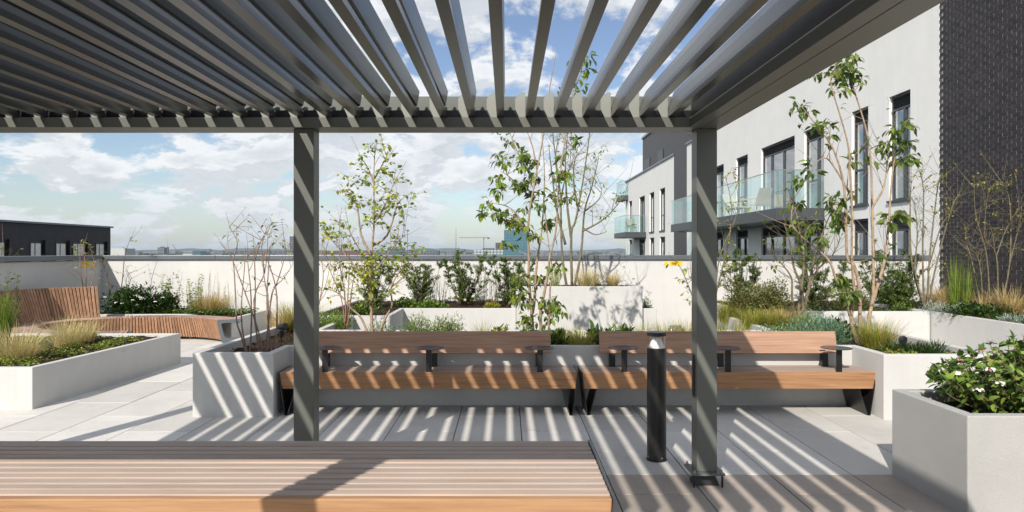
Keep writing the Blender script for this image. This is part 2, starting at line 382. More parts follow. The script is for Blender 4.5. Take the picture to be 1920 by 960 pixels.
# yellow warning plates under the coping
def warning(x, y, z, along, label):
    o = empty('warning_sign', (x,y,z)); tag(o, label, 'sign')
    def pt(a, b, t): return (x+a, y-t, z+b) if along == 'x' else (x+t, y-a, z+b)
    def plate(name, poly, mat, t0, t1, par):
        n = len(poly); mb = MB((x,y,z))
        mb.add([pt(a,b,t0) for a,b in poly]+[pt(a,b,t1) for a,b in poly], [tuple(range(n)),tuple(range(n,2*n))[::-1]]+[(i,n+i,n+(i+1)%n,(i+1)%n) for i in range(n)])
        return mb.build(name, mat, par)
    pl = plate('plate', [(-.02,-.055),(.24,-.055),(.24,.055),(-.02,.055)], M['yellow'], .002, .005, o)
    for r_, b in enumerate((.022,-.004,-.03)):
        plate('lettering', [(.01,b),(.21-.05*r_,b),(.21-.05*r_,b+.010),(.01,b+.010)], M['orange'], .0055, .0065, o)
    tr = plate('warning_triangle', [(-.17,-.05),(-.03,-.05),(-.10,.06)], M['yellow'], .002, .005, o)
    plate('exclamation_mark', [(-.106,-.015),(-.094,-.015),(-.091,.03),(-.109,.03)], M['black'], .0055, .0065, tr)
    plate('exclamation_dot', [(-.107,-.035),(-.093,-.035),(-.093,-.023),(-.107,-.023)], M['black'], .0055, .0065, tr)
M['orange'] = mat_simple('orange_print', (.62,.26,.02), .5)
p = P(1258, 493.5, WY); warning(p.x, WY, p.z, 'x', 'small yellow warning sign with triangle on the back parapet')
p = P(161, 495, 14.0); warning(-8.59, 14.05, 1.38, 'y', 'small yellow warning sign on the shaded side parapet')

# ------------------------------------------------------------------ planters
def planter(label, poly, h, soil, t=.08, mat='white', edge_mats=None):
    cx = sum(p[0] for p in poly)/len(poly); cy = sum(p[1] for p in poly)/len(poly)
    o = empty('planter', (cx,cy,0)); tag(o, label, 'planter', 'white planters')
    n = len(poly)
    area = sum(poly[i][0]*poly[(i+1)%n][1]-poly[(i+1)%n][0]*poly[i][1] for i in range(n))
    if area < 0: poly = poly[::-1]
    inn = []
    for i in range(n):
        a = Vector(poly[i-1]); b = Vector(poly[i]); c = Vector(poly[(i+1)%n])
        e1 = (b-a).normalized(); e2 = (c-b).normalized()
        n1 = Vector((-e1.y,e1.x)); n2 = Vector((-e2.y,e2.x))
        d = (n1+n2); d = d/ max(.2, (1+n1.dot(n2)))
        inn.append(b+d*t)
    vs = [(*p,-.03) for p in poly]+[(*p,h) for p in poly]+[(p.x,p.y,h) for p in inn]+[(p.x,p.y,soil-.15) for p in inn]
    fs = []
    for i in range(n):
        j = (i+1)%n
        fs += [(i,j,n+j,n+i),(n+i,n+j,2*n+j,2*n+i),(2*n+i,2*n+j,3*n+j,3*n+i)]
    mb = MB((cx,cy,0)); mb.add(vs, fs)
    mb.build('wall', M[mat], o, bevel=.008)
    # soil: lumpy sheet that runs into the walls
    mid = [(p[0]*.3+q_.x*.7, p[1]*.3+q_.y*.7) for p, q_ in zip(poly, inn)]
    def inside(x, y):
        c_ = False
        for i in range(n):
            (xa, ya), (xb, yb) = mid[i-1], mid[i]
            if (ya > y) != (yb > y) and x < (xb-xa)*(y-ya)/(yb-ya)+xa: c_ = not c_
        return c_
    def cuts(vals):
        vals = sorted(set(round(v,3) for v in vals)); out = []
        for u0, u1 in zip(vals[:-1], vals[1:]):
            k = max(1, round((u1-u0)/.10)); out += [u0+(u1-u0)*i/k for i in range(k)]
        return out+[vals[-1]]
    gx, gy = cuts([m_[0] for m_ in mid]), cuts([m_[1] for m_ in mid]); idx = {}; sv = []; sf = []
    def vid(i, j):
        if (i,j) not in idx: idx[(i,j)] = len(sv); sv.append((gx[i]-cx, gy[j]-cy, soil+random.uniform(-.022,.02)))
        return idx[(i,j)]
    for i in range(len(gx)-1):
        for j in range(len(gy)-1):
            if inside((gx[i]+gx[i+1])/2, (gy[j]+gy[j+1])/2): sf.append((vid(i,j),vid(i+1,j),vid(i+1,j+1),vid(i,j+1)))
    me = bpy.data.meshes.new('soil'); me.from_pydata(sv, [], sf); me.update()
    for p_ in me.polygons: p_.use_smooth = True
    me.materials.append(M['soil']); link('soil', me, None, o)
    return o
planter('long U-shaped white planter wrapped around the two timber benches', [(-3.14,6.82),(-2.33,6.82),(-2.33,7.34),(3.71,7.34),(3.71,6.715),(4.85,6.715),(4.85,11.45),(3.4,11.45),(3.4,8.85),(-2.4,8.85),(-2.4,10.70),(-3.14,10.70)], .64, .54)
planter('low white planter against the back parapet under the evergreen shrubs', [(-3.14,10.73),(-1.83,10.73),(-1.83,12.1),(.165,12.1),(.165,14.48),(-3.14,14.48)], .64, .60)
planter('tall raised white planter with tree shadows on its front', [(.17,12.0),(2.39,12.0),(2.39,13.4),(.17,13.4)], 1.035, .99)
planter('small low white planter stepping down beside the raised planter', [(2.395,12.1),(2.66,12.1),(2.66,13.4),(2.395,13.4)], .64, .60, .05)
planter('white planter in the back right corner below the parapet', [(4.05,11.5),(7.13,11.5),(7.13,14.48),(4.05,14.48)], .64, .60)
planter('long white planter running along the dark brick wall', [(7.15,5.2),(8.97,5.2),(8.97,14.48),(7.15,14.48)], .64, .60)
planter('large low white planter at the left with dry grasses', [(-8.55,7.14),(-4.96,7.14),(-4.83,10.12),(-8.55,10.12)], .44, .40)
planter('low white planter behind the curved bench against the parapet', [(-8.55,13.35),(-6.4,13.45),(-4.75,12.6),(-4.95,12.15),(-4.86,12.1),(-5.06,14.47),(-8.55,14.47)] if False else [(-8.55,13.3),(-6.35,13.35),(-5.02,12.45),(-5.02,14.47),(-8.55,14.47)], .42, .38)
# front right planter: stucco flank
o = planter('square stuccoed white planter in the right foreground', [(2.86,4.236),(4.9,4.236),(4.9,5.07),(2.86,5.07)], .637, .56, mat='stucco')

# ------------------------------------------------------------------ pergola
PX0, PX1 = -4.345, 1.515; PYN, PYF = .64, 5.005; BW = .229; ZB = 2.526
perg = empty('pergola', (0,0,0)); tag(perg, 'grey-green metal pergola with an open louvre roof', 'pergola')
def beam_x(y0, y1, inner):   # along X, inner = +1 when the inside is towards +Y
    b = MB().box(PX0, PX1, y0, y1, ZB, ZB+.07)
    b.build('beam_lip', M['steel'], perg, bevel=.003)
    yi = (y1-.105, y1-.002) if inner < 0 else (y0+.002, y0+.105)
    MB().box(PX0+.002, PX1-.002, yi[0], yi[1], ZB+.07, ZB+.245).build('beam_web', M['steel'], perg, bevel=.003)
beam_x(PYF-BW, PYF, -1); beam_x(PYN, PYN+BW, +1)
MB().box(PX0+.11, PX1-.11, PYF-.165, PYF-.106, ZB+.071, ZB+.132).build('gutter_shade_strip', M['black'], perg)  # black strip added so the recess above the lip looks shaded
def beam_y(x0, x1, inner):
    s = x0+.36*BW if inner < 0 else x1-.36*BW
    ya, yb = PYN+BW+.001, PYF-BW-.001
    MB().box(x0, s-.002, ya, yb, ZB+.0, ZB+.07).build('beam_lip', M['steel'], perg, bevel=.003)
    MB().box(s+.002, x1, ya, yb, ZB+.0, ZB+.07).build('beam_lip', M['steel'], perg, bevel=.003)
    xi = (x1-.105, x1-.002) if inner < 0 else (x0+.002, x0+.105)
    MB().box(xi[0], xi[1], ya-.12, yb+.12, ZB+.071, ZB+.245).build('beam_web', M['steel'], perg, bevel=.003)
    gx = (x0+.004, xi[0]-.001)
    if inner < 0: MB().box(gx[0], gx[1], ya+.001, yb-.001, ZB+.071, ZB+.185).build('gutter_shade_strip', M['black'], perg)  # black gutter, also added to darken the sunlit web beside the last blade
beam_y(PX1-BW, PX1, -1); beam_y(PX0, PX0+BW, +1)
# louvre blades
prof = [(-.026,0),(.026,0),(.026,.030),(.006,.036),(.004,.074),(.016,.080),(.032,.178),(.020,.181),(-.008,.12),(-.022,.06),(-.026,.03)]
bm_ = MB(); bm_.prism(prof, 'y', PYN+BW+.012, PYF-BW-.006+.02); blade_me = bm_.mesh('louvre_blade'); blade_me.materials.append(M['blade'])
capp = [(-.026,.0),(-.026,.172),(-.046,.176),(-.075,.160),(-.098,.128),(-.098,.06),(-.070,.0)]
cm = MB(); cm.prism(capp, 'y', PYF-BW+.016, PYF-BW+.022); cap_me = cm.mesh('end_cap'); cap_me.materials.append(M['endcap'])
for k in range(-20, 7):
    x = -.043+.2*k
    link('louvre_blade', blade_me, None, perg, (x,0,ZB+.075))
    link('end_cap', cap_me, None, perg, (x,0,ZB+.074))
PW = .143
posts = []
for px in (1.4155, -1.4345, -4.25):
    for py in (4.822, .685):
        po = MB().box(px-PW/2, px+PW/2, py, py+PW, .10, ZB-.001).build('post', M['steel'], perg, bevel=.004)
        MB().box(px-.115, px+.115, py-.045, py+PW+.045, .085, .0995).build('base_plate', M['steel'], po, bevel=.002)
        for bx in (-.095,.095):
            for by in (-.03, PW+.03):
                MB().lathe([(.011,.0997),(.011,.11),(.006,.111),(.006,.125)], px+bx, py+by, 8).build('bolt', M['galv'], po)
        MB().hexa([(px-.09,py+.01,.0),(px+.09,py+.01,.0),(px+.09,py+PW-.01,.0),(px-.09,py+PW-.01,.0)],[(px-.06,py+.03,.0845),(px+.06,py+.03,.0845),(px+.06,py+PW-.03,.0845),(px-.06,py+PW-.03,.0845)]).build('pedestal', M['plastic'], po)
        for s in (-1,1):
            MB().box(px+s*.10-.006, px+s*.10+.006, py-.03, py-.018, .0, .084).build('levelling_bolt', M['plastic'], po)
        if px > 0 and py > 2:
            MB().box(px-PW/2-.004, px-PW/2-.001, py+.045, py+.10, .62, .92).build('access_panel', M['black'], po)

# ------------------------------------------------------------------ timber table in the foreground and the two benches
def slats(parent, x0, x1, y0, y1, n, z, th, mat, gap=.008, name='slat'):
    w = (y1-y0-gap*(n-1))/n
    L = x1-x0; me = MB().box(-L/2, L/2, -w/2, w/2, -th, 0).mesh(name); me.materials.append(mat)
    for i in range(n):
        yy = y0+w/2+i*(w+gap)
        o = link(name, me, None, parent, Vector(((x0+x1)/2, yy, z+random.uniform(-.0015,.0015)))-Vector(parent.location))
        b = o.modifiers.new('bevel','BEVEL'); b.width = .004; b.segments = 2
TZ = .785
def o3_(o): return tuple(o.location)
tb = empty('timber_table', (-1.6,2.79,0)); tag(tb, 'long slatted timber table with orange front board in the foreground', 'table')
slats(tb, -3.6, .374, 2.46, 3.12, 11, TZ, .035, M['table_top'], gap=.017)
MB(o3_(tb)).box(-3.55,.34,2.50,3.08,TZ-.075,TZ-.055).build('gap_shade_sheet', M['plastic'], tb)  # dark sheet added under the slats so the gaps look shaded
def o3(o): return tuple(o.location)
loc = o3(tb)
MB(loc).hexa([(-3.6,2.452,TZ-.20),(.366,2.452,TZ-.20),(.366,2.49,TZ-.20),(-3.6,2.49,TZ-.20)],[(-3.6,2.415,TZ-.002),(.374,2.415,TZ-.002),(.374,2.452,TZ-.002),(-3.6,2.452,TZ-.002)]).build('front_board', M['table_front'], tb, bevel=.004)
MB(loc).hexa([(-3.6,3.09,TZ-.20),(.366,3.09,TZ-.20),(.366,3.125,TZ-.20),(-3.6,3.125,TZ-.20)],[(-3.6,3.126,TZ-.002),(.374,3.126,TZ-.002),(.374,3.16,TZ-.002),(-3.6,3.16,TZ-.002)]).build('back_board', M['table_top'], tb, bevel=.004)
for x, s in ((.377,1),(-3.61,-1)):
    MB(loc).hexa([(x-.02*s,2.44,TZ-.23),(x-.02*s+.008,2.44,TZ-.23),(x-.02*s+.008,3.13,TZ-.23),(x-.02*s,3.13,TZ-.23)],[(x,2.41,TZ+.002),(x+.008,2.41,TZ+.002),(x+.008,3.165,TZ+.002),(x,3.165,TZ+.002)]).build('end_plate', M['darkmetal'], tb)
    xx = x-.02*s
    MB(loc).hexa([(xx-.05*s-.006,2.60,0),(xx-.05*s+.006,2.60,0),(xx-.05*s+.006,2.98,0),(xx-.05*s-.006,2.98,0)],[(xx-.006+.003,2.45,TZ-.231),(xx+.006+.003,2.45,TZ-.231),(xx+.009,3.12,TZ-.231),(xx-.003,3.12,TZ-.231)]).build('leg', M['darkmetal'], tb)
MB(loc).box(-3.58,.35,2.76,2.82,TZ-.14,TZ-.077).build('stretcher', M['darkmetal'], tb)

def bench(x0, x1, label):
    cx = (x0+x1)/2; loc = (cx,7.05,0); b = empty('timber_bench', loc); tag(b, label, 'bench', 'timber benches under the planter')
    Z = .438; yf = 6.87; yb = 7.29
    slats(b, x0+.012, x1-.012, yf+.040, yb, 5, Z, .035, M['bench_top'], gap=.017)
    MB(loc).box(x0+.03,x1-.03,yf+.05,yb-.01,.375,.390).build('seat_gap_shade', M['plastic'], b)  # black sheet put in below the seat, stands in for shade in the gaps
    MB(loc).hexa([(x0+.02,yf+.025,.268),(x1-.02,yf+.025,.268),(x1-.02,yf+.055,.268),(x0+.02,yf+.055,.268)],[(x0+.012,yf,Z-.001),(x1-.012,yf,Z-.001),(x1-.012,yf+.03,Z-.001),(x0+.012,yf+.03,Z-.001)]).build('front_board', M['bench_front'], b, bevel=.003)
    MB(loc).box(x0+.05,x1-.05,yf+.12,yf+.17,.34,.40).build('rail', M['black'], b)
    MB(loc).box(x0+.05,x1-.05,yb-.10,yb-.05,.34,.40).build('rail', M['black'], b)
    for s, xe in ((1,x0),(-1,x1)):         # folded steel leg: end plate runs down to a narrow foot and up again
        xf = xe+s*.075; xi = xe+s*.16
        def sheet(name, xa, za, xb, zb, ya0, ya1, yb0, yb1, t=.008):
            MB(loc).hexa([(xb-t/2,yb0,zb),(xb+t/2,yb0,zb),(xb+t/2,yb1,zb),(xb-t/2,yb1,zb)],[(xa-t/2,ya0,za),(xa+t/2,ya0,za),(xa+t/2,ya1,za),(xa-t/2,ya1,za)]).build(name, M['black'], b)
        lg = sheet('leg', xe+s*.006, Z+.003, xf-s*.012, .004, yf-.004, yb, yf+.015, yb+.02)
        sheet('leg_brace', xi, .262, xf+s*.012, .004, yf+.04, yb, yf+.015, yb+.02)
        MB(loc).box(min(xf-s*.016,xf+s*.016), max(xf-s*.016,xf+s*.016), yf+.012, yb+.02, .001, .0038).build('foot', M['black'], b)
    # leaning backrest on three steel brackets
    bx0, bx1 = cx-1.255, cx+1.255
    MB(loc).hexa([(bx0,7.205,.580),(bx1,7.205,.580),(bx1,7.25,.573),(bx0,7.25,.573)],[(bx0,7.265,.806),(bx1,7.265,.806),(bx1,7.31,.799),(bx0,7.31,.799)]).build('backrest', M['bench_back'], b, bevel=.004)
    for x in (bx0+.13, cx+.02, bx1-.13):
        MB(loc).hexa([(x-.032,7.20,Z-.04),(x+.032,7.20,Z-.04),(x+.032,7.28,Z-.04),(x-.032,7.28,Z-.04)],[(x-.032,7.222,.60),(x+.032,7.222,.60),(x+.032,7.27,.60),(x-.032,7.27,.60)]).build('backrest_bracket', M['black'], b)
    if x1 > 3: MB(loc).add([(bx1-.19,7.2095,.603),(bx1-.13,7.2095,.603),(bx1-.13,7.213,.615),(bx1-.19,7.213,.615)],[(0,1,2,3)]).build('maker_plate', M['black'], b)
    for x in (cx-1.05, cx, cx+1.125):
        t = MB(loc).lathe([(.146,.6665),(.150,.668),(.150,.673),(.147,.6745)], x, 6.97, 32).build('side_table', M['slate'], b)
        st = MB((x,6.97,0)).box(x-.029,x+.029,6.905,6.915,Z-.05,.666)
        st.build('stem', M['black'], t).location = (x-cx, 6.97-7.05, 0)
        MB((x,6.97,0)).box(x-.029,x+.029,6.9155,7.02,.660,.666).build('stem_flange', M['black'], t).location = (x-cx, 6.97-7.05, 0)
bench(-2.30, .724, 'left timber bench with backrest, between the bare shrub planter and the middle')
bench(.75, 3.73, 'right timber bench with backrest, behind the black bollard')

# ------------------------------------------------------------------ bollard light
bx, by = P(1231,0,5.44).x, 5.44
bl = empty('bollard_light', (bx,by,0)); tag(bl, 'black cylindrical bollard light standing on the paving by the post', 'bollard')
MB((bx,by,0)).lathe([(.082,.0),(.082,.004),(.076,.006),(.0755,.885),(.073,.888)], bx, by, 40).build('body', M['black'], bl, smooth=False)
ln = MB((bx,by,0)).lathe([(.071,.889),(.071,.985)], bx, by, 40); ln.f = [f for f in ln.f if len(f) == 4]; ln.build('lens', M['lampglass'], bl, smooth=True)
MB((bx,by,0)).lathe([(.066,.890),(.063,.90),(.030,.968),(.028,.984)], bx, by, 32).build('reflector_cone', M['reflector'], bl, smooth=True)
MB((bx,by,0)).lathe([(.074,.986),(.076,.988),(.076,1.012),(.073,1.016)], bx, by, 40).build('cap', M['black'], bl)
for k in range(4):
    a = R(-70+90*k); MB((bx,by,0)).lathe([(.004,.0),(.004,.01)], 0,0,8)
    MB((bx,by,0)).tube([(bx+.0755*math.cos(a),by+.0755*math.sin(a),.03),(bx+.079*math.cos(a),by+.079*math.sin(a),.03)], .006, 8).build('screw', M['galv'], bl)

# ------------------------------------------------------------------ curved slatted bench
cb = empty('curved_bench', (-6.4,11.65,0)); tag(cb, 'curved slatted timber bench with tall backrest in the left background', 'bench')
CX, CY = -6.4, 11.65
def ell(a, rx, ry): return Vector((CX+rx*math.cos(a), CY+ry*math.sin(a), 0))
A0, A1 = R(30), R(292); NS = 120
sl = MB().add([(-.5,-.5,-.5),(.5,-.5,-.5),(.5,.5,-.5),(-.5,.5,-.5),(-.5,-.5,.5),(.5,-.5,.5),(.5,.5,.5),(-.5,.5,.5)],[(3,2,1,0),(4,5,6,7),(0,1,5,4),(1,2,6,5),(2,3,7,6),(3,0,4,7)])
for i in range(NS):
    a = A0+(A1-A0)*(i+.5)/NS
    pi = ell(a,1.4,1.1); po = ell(a,1.85,1.5); da = (A1-A0)/NS*.385
    pi0, pi1 = ell(a-da,1.4,1.1), ell(a+da,1.4,1.1); po0, po1 = ell(a-da,1.85,1.5), ell(a+da,1.85,1.5)
    off = Vector((pi.x,pi.y,0))
    rad = (po-pi).normalized(); lean = rad*.10
    def up(v, z): return Vector((v.x,v.y,z))
    mb = MB(tuple(off)); mb.hexa([up(pi1+rad*.02,.385),up(pi0+rad*.02,.385),up(po0,.385),up(po1,.385)],[up(pi1+rad*.02,.425),up(pi0+rad*.02,.425),up(po0,.425),up(po1,.425)])
    mb.build('seat_slat', M['curve_top'], cb, bevel=.006)
    mb = MB(tuple(off)); mb.hexa([up(pi1+lean,.05),up(pi0+lean,.05),up(pi0+lean+rad*.03,.05),up(pi1+lean+rad*.03,.05)],[up(pi1,.42),up(pi0,.42),up(pi0+rad*.0185,.42),up(pi1+rad*.0185,.42)])
    mb.build('front_slat', M['curve'], cb)
nb = 40
for i in range(nb):
    a = R(131)+R(76)*(i+.5)/nb; da = R(76)/nb*.39
    p0, p1 = ell(a-da,1.80,1.46), ell(a+da,1.80,1.46); q = (ell(a,1.85,1.5)-ell(a,1.4,1.1)).normalized()
    mb = MB(tuple(ell(a,1.8,1.46))); up = lambda v,z: Vector((v.x,v.y,z))
    hgt = .99-.012*math.sin(i*.5)*0
    mb.hexa([up(p1,.426),up(p0,.426),up(p0+q*.03,.426),up(p1+q*.03,.426)],[up(p1+q*.20,hgt),up(p0+q*.20,hgt),up(p0+q*.23,hgt),up(p1+q*.23,hgt)])
    mb.build('back_slat', M['curve'], cb, bevel=.003)
def frame(a, name='end_frame', t=.012):     # steel hoop that carries the slats
    pi = ell(a,1.4,1.1); po = ell(a,1.85,1.5); r = (po-pi); L = r.length; r.normalize(); tn = Vector((-r.y,r.x,0))
    out = [(0,.41),(.03,.428),(L,.428),(L,.37),(.10,.37),(.075,.345),(.125,.13),(.165,.10),(L,.095),(L,.02),(.12,.0),(.085,.02)]
    mb = MB(tuple(pi)); n = len(out)
    if name == 'rib': out = [(u+.045 if u < L-.01 else u, min(z_,.383)) for u, z_ in out]
    A = [pi+r*u+Vector((0,0,z))-tn*t for u,z in out]; B = [pi+r*u+Vector((0,0,z))+tn*t for u,z in out]
    mb.add(A+B, [tuple(range(n)),tuple(range(n,2*n))[::-1]]+[(i,n+i,n+(i+1)%n,(i+1)%n) for i in range(n)])
    mb.build(name, M['cap'], cb)
for k in range(7): frame(A0-R(1)+ (A1-A0+R(2))*k/6, 'end_frame' if k in (0,6) else 'rib')
def gap_shade(name, a0, a1, f0, f1, z0, z1):  # black strip added behind slats as painted shade for the gaps
    vs = []; m_ = 60
    for i in range(m_+1):
        a = a0+(a1-a0)*i/m_; vs += [f0(a)+Vector((0,0,z0)), f1(a)+Vector((0,0,z1))]
    MB(o3(cb)).add(vs, [(2*i,2*i+2,2*i+3,2*i+1) for i in range(m_)]).build(name, M['plastic'], cb)
def rad_(a): return (ell(a,1.85,1.5)-ell(a,1.4,1.1)).normalized()
gap_shade('front_gap_shade', A0+R(1), A1-R(1), lambda a: ell(a,1.4,1.1)+rad_(a)*.135, lambda a: ell(a,1.4,1.1)+rad_(a)*.045, .06, .37)  # shade strip seen between the front slats
gap_shade('back_gap_shade', R(132), R(206), lambda a: ell(a,1.8,1.46)+rad_(a)*.035, lambda a: ell(a,1.8,1.46)+rad_(a)*.232, .44, .97)  # shade strip seen between the backrest slats
for k, (rx, ry) in enumerate(((1.52,1.22),(1.78,1.44))):
    pts = [ell(A0+(A1-A0)*i/60, rx, ry)+Vector((0,0,.362)) for i in range(61)]
    MB(o3(cb)).tube(pts, .02, 6).build('curved_rail', M['cap'], cb)
# ------------------------------------------------------------------ white apartment building on the right
XB = 9.0
def dw(px): return (XB*1280)/(px-950)
bld = empty('apartment_building', (XB,20,0)); tag(bld, 'white rendered apartment building with tall dark windows and glass balconies', 'building')
BL = (XB,20,0)
U0, U1, L0, L1 = 2.83, 5.27, -.30, 2.47
near = [(1667,1707),(1597,1628),(1508,1545),(1427,1490),(1380,1402),(1338,1357),(1310,1322)]
far = [(1237,1247),(1218,1226.6),(1198.5,1209),(1179,1185)]
def wall_with_holes(name, y0, y1, z0, z1, holes, mat):
    ys = sorted({y0,y1,*[h[0] for h in holes],*[h[1] for h in holes]}); zs = sorted({z0,z1,*[h[2] for h in holes],*[h[3] for h in holes]})
    mb = MB(BL)
    for a, b in zip(ys[:-1], ys[1:]):
        run = None
        for c, d in zip(zs[:-1], zs[1:]):
            m = ((a+b)/2, (c+d)/2); hole = any(h[0]<m[0]<h[1] and h[2]<m[1]<h[3] for h in holes)
            if hole:
                if run: mb.box(XB, XB+.30, a, b, run[0], run[1]); run = None
            else: run = (run[0], d) if run else (c, d)
        if run: mb.box(XB, XB+.30, a, b, run[0], run[1])
    return mb.build(name, mat, bld)
hn = []
for a, b in near:
    y0, y1 = dw(b), dw(a)
    hn += [(y0,y1,U0,U1),(y0,y1,L0,L1)]
hf = []
for a, b in far:
    y0, y1 = dw(b), dw(a)
    hf += [(y0,y1,U0,U1),(y0,y1,L0,L1)]
YA, YB_, YC, YD = 14.2, 34.1, 36.7, 51.6
wall_with_holes('wall', YA, YB_, -26, 6.95, hn, M['bwall'])
wall_with_holes('wall', YC, YD, -26, 6.80, hf, M['bwall'])
MB(BL).box(XB-.01, XB+.3, YB_+.001, YC-.001, -26, 10.0).build('brick_column', M['brickwork'], bld)
MB(BL).box(XB+.95, 22, 11.0, YD-.4, -26, 6.7).build('rooms', M['interior'], bld)
MB(BL).box(XB+.302, 22, YD-.39, YD, -26, 6.80).build('end_wall', M['bwall'], bld)
MB(BL).box(10.2, 22, YA+6, 51.2, 6.82, 10.0).build('top_storey', M['brickwork'], bld)
MB(BL).box(XB+.302, 22, YA, YD, 6.71, 6.80).build('roof', M['darkmetal'], bld)
MB(BL).box(10.12, 22.1, YA+5.9, 51.3, 10.001, 10.16).build('roof_edge', M['cap'], bld)
MB(BL).box(XB-.06, XB+.36, YC, YD+.06, 6.801, 6.90).build('parapet_coping', M['cap'], bld)
MB(BL).box(XB-.06, XB+.36, YA, YB_, 6.951, 7.05).build('parapet_coping', M['cap'], bld)
for px0, px1 in ((1208,1219),(1234,1244)):
    a, b = 10.2*1280/(px1-950), 10.2*1280/(px0-950)
    MB(BL).box(10.16, 10.199, a, b, 7.5, 8.3).build('window', M['black'], bld)
def window(y0, y1, z0, z1, door=False, seed=0):
    rr = random.Random(seed); f = .05; xf0, xf1 = XB+.07, XB+.13; vz = z1-.30
    fr = MB(BL)
    fr.box(xf0,xf1,y0,y0+f,z0,z1); fr.box(xf0,xf1,y1-f,y1,z0,z1); fr.box(xf0,xf1,y0+f,y1-f,z1-f,z1); fr.box(xf0,xf1,y0+f,y1-f,z0,z0+f)
    fr.box(xf0,xf1,y0+f,y1-f,vz-f,vz)
    W = y1-y0; n = 3 if door else 2
    muls = [y0+W*.40] if not door else [y0+W*.36, y0+W*.72]
    for m in muls: fr.box(xf0-.012,xf1,m-f*.6,m+f*.6,z0+f,vz-f)
    tr = z0+(vz-z0)*.42
    if not door: fr.box(xf0-.01,xf1,muls[0]+f*.6,y1-f,tr-f*.5,tr+f*.5)
    o = fr.build('window', M['darkmetal'], bld)
    edges = [y0+f]+muls+[y1-f]
    for a, b in zip(edges[:-1], edges[1:]):
        pn = MB(BL).box(xf0+.03, xf0+.045, a, b, z0+f, vz-f).build('pane', M['winglass'], o); pn.location = (0,0,0)
    v = MB(BL)
    k = 6
    for i in range(k):
        zz = vz+.02+(z1-f-vz-.02)*i/k
        v.hexa([(xf0-.015,y0+f,zz),(xf0-.005,y0+f,zz),(xf0-.005,y1-f,zz),(xf0-.015,y1-f,zz)],[(xf0+.02,y0+f,zz+.03),(xf0+.03,y0+f,zz+.03),(xf0+.03,y1-f,zz+.03),(xf0+.02,y1-f,zz+.03)])
    v.box(xf0+.04,xf0+.05,y0+f,y1-f,vz,z1-f)
    vo = v.build('vent', M['darkmetal'], o); vo.location = (0,0,0)
    # curtain, gathered in folds, drawn over the far part of the opening
    c0 = y0+W*rr.uniform(.12,.45); m = 24; vs = []
    for i in range(m+1):
        yy = c0+(y1-c0)*i/m; xx = XB+.20+.02*math.sin(i*1.9+seed)
        vs += [(xx,yy,z0),(xx,yy,vz)]
    cm_ = MB(BL).add(vs, [(2*i,2*i+2,2*i+3,2*i+1) for i in range(m)]).build('curtain', M['curtain'], o, smooth=True); cm_.location = (0,0,0)
    if not door:
        s = MB(BL).box(XB-.05, xf0, y0-.03, y1+.03, z0-.05, z0-.001).build('sill', M['darkmetal'], o); s.location = (0,0,0)
for i, h in enumerate(hn): window(h[0]+.001,h[1]-.001,h[2]+.001,h[3]-.001, door=(i//2 == 3), seed=i)
for i, h in enumerate(hf): window(h[0]+.001,h[1]-.001,h[2]+.001,h[3]-.001, door=(i//2 == 2), seed=40+i)
MB(BL).box(XB-.012, XB-.001, dw(1508)+.02, dw(1490)-.02, -.3, 2.5).build('grey_panel', M['darkmetal'], bld)
MB(BL).lathe([(.05,1.62),(.06,1.64),(.06,1.86),(.05,1.88)], XB-.06, dw(1497), 12).build('wall_light', M['reflector'], bld)
def balcony(y0, y1, z0, z1, xo, gh=1.07):
    sb = MB(BL).box(xo, XB-.012, y0, y1, z0, z1).build('balcony', M['darkmetal'], bld, bevel=.01)
    def gl(x0,x1,a,b,name='glass_panel', zz=(z1+.001,z1+gh), mat='balglass'):
        MB(BL).box(x0,x1,a,b,*zz).build(name, M[mat], sb).location = (0,0,0)
    n = max(1, round((y1-y0)/2.0)); L = (y1-y0-.04)/n
    for i in range(n): gl(xo+.02, xo+.038, y0+.02+L*i+.006, y0+.02+L*(i+1)-.006)
    gl(xo+.045, XB-.03, y0+.02, y0+.038); gl(xo+.045, XB-.03, y1-.038, y1-.02)
    gl(xo+.012, xo+.046, y0+.012, y1-.012, 'handrail', (z1+gh+.001, z1+gh+.022), 'galv')
    gl(xo+.0465, XB-.03, y0+.012, y0+.046, 'handrail', (z1+gh+.001, z1+gh+.022), 'galv')
balcony(19.3, 31.7, 2.52, 2.87, 7.62)
balcony(44.0, 48.4, 2.52, 2.87, 7.62)
balcony(50.5, 53.0, 5.42, 5.77, 8.5)
def lounge_chair(x, y, z, rz, label):
    c = empty('lounge_chair', (x,y,z), rz); tag(c, label, 'chair', 'pale chairs on the balconies')
    def pb(name, m): o = m.build(name, M['wicker'], None); o.parent = c; return o
    pb('seat', MB().hexa([(-.28,-.30,.33),(.28,-.30,.33),(.28,.28,.27),(-.28,.28,.27)],[(-.28,-.30,.37),(.28,-.30,.37),(.28,.28,.31),(-.28,.28,.31)]))
    pb('backrest', MB().hexa([(-.28,.26,.28),(.28,.26,.28),(.28,.30,.28),(-.28,.30,.28)],[(-.26,.48,.85),(.26,.48,.85),(.26,.515,.85),(-.26,.515,.85)]))
    for sx in (-1,1):
        pb('leg', MB().tube([(sx*.27,-.28,.0),(sx*.27,-.26,.36)], .016, 6)); pb('leg', MB().tube([(sx*.27,.40,.0),(sx*.27,.26,.30)], .016, 6))
        pb('armrest', MB().box(sx*.27-.03,sx*.27+.03,-.30,.38,.50,.53)); pb('arm_post', MB().tube([(sx*.27,-.27,.36),(sx*.27,-.27,.505)], .014, 6))
lounge_chair(8.35, 22.9, 2.872, R(200), 'pale lounge chair nearest the glass corner of the long balcony')
lounge_chair(8.30, 24.6, 2.872, R(20), 'pale lounge chair facing it farther along the long balcony')
lounge_chair(8.25, 45.2, 2.872, R(160), 'pale chair on the small far balcony')

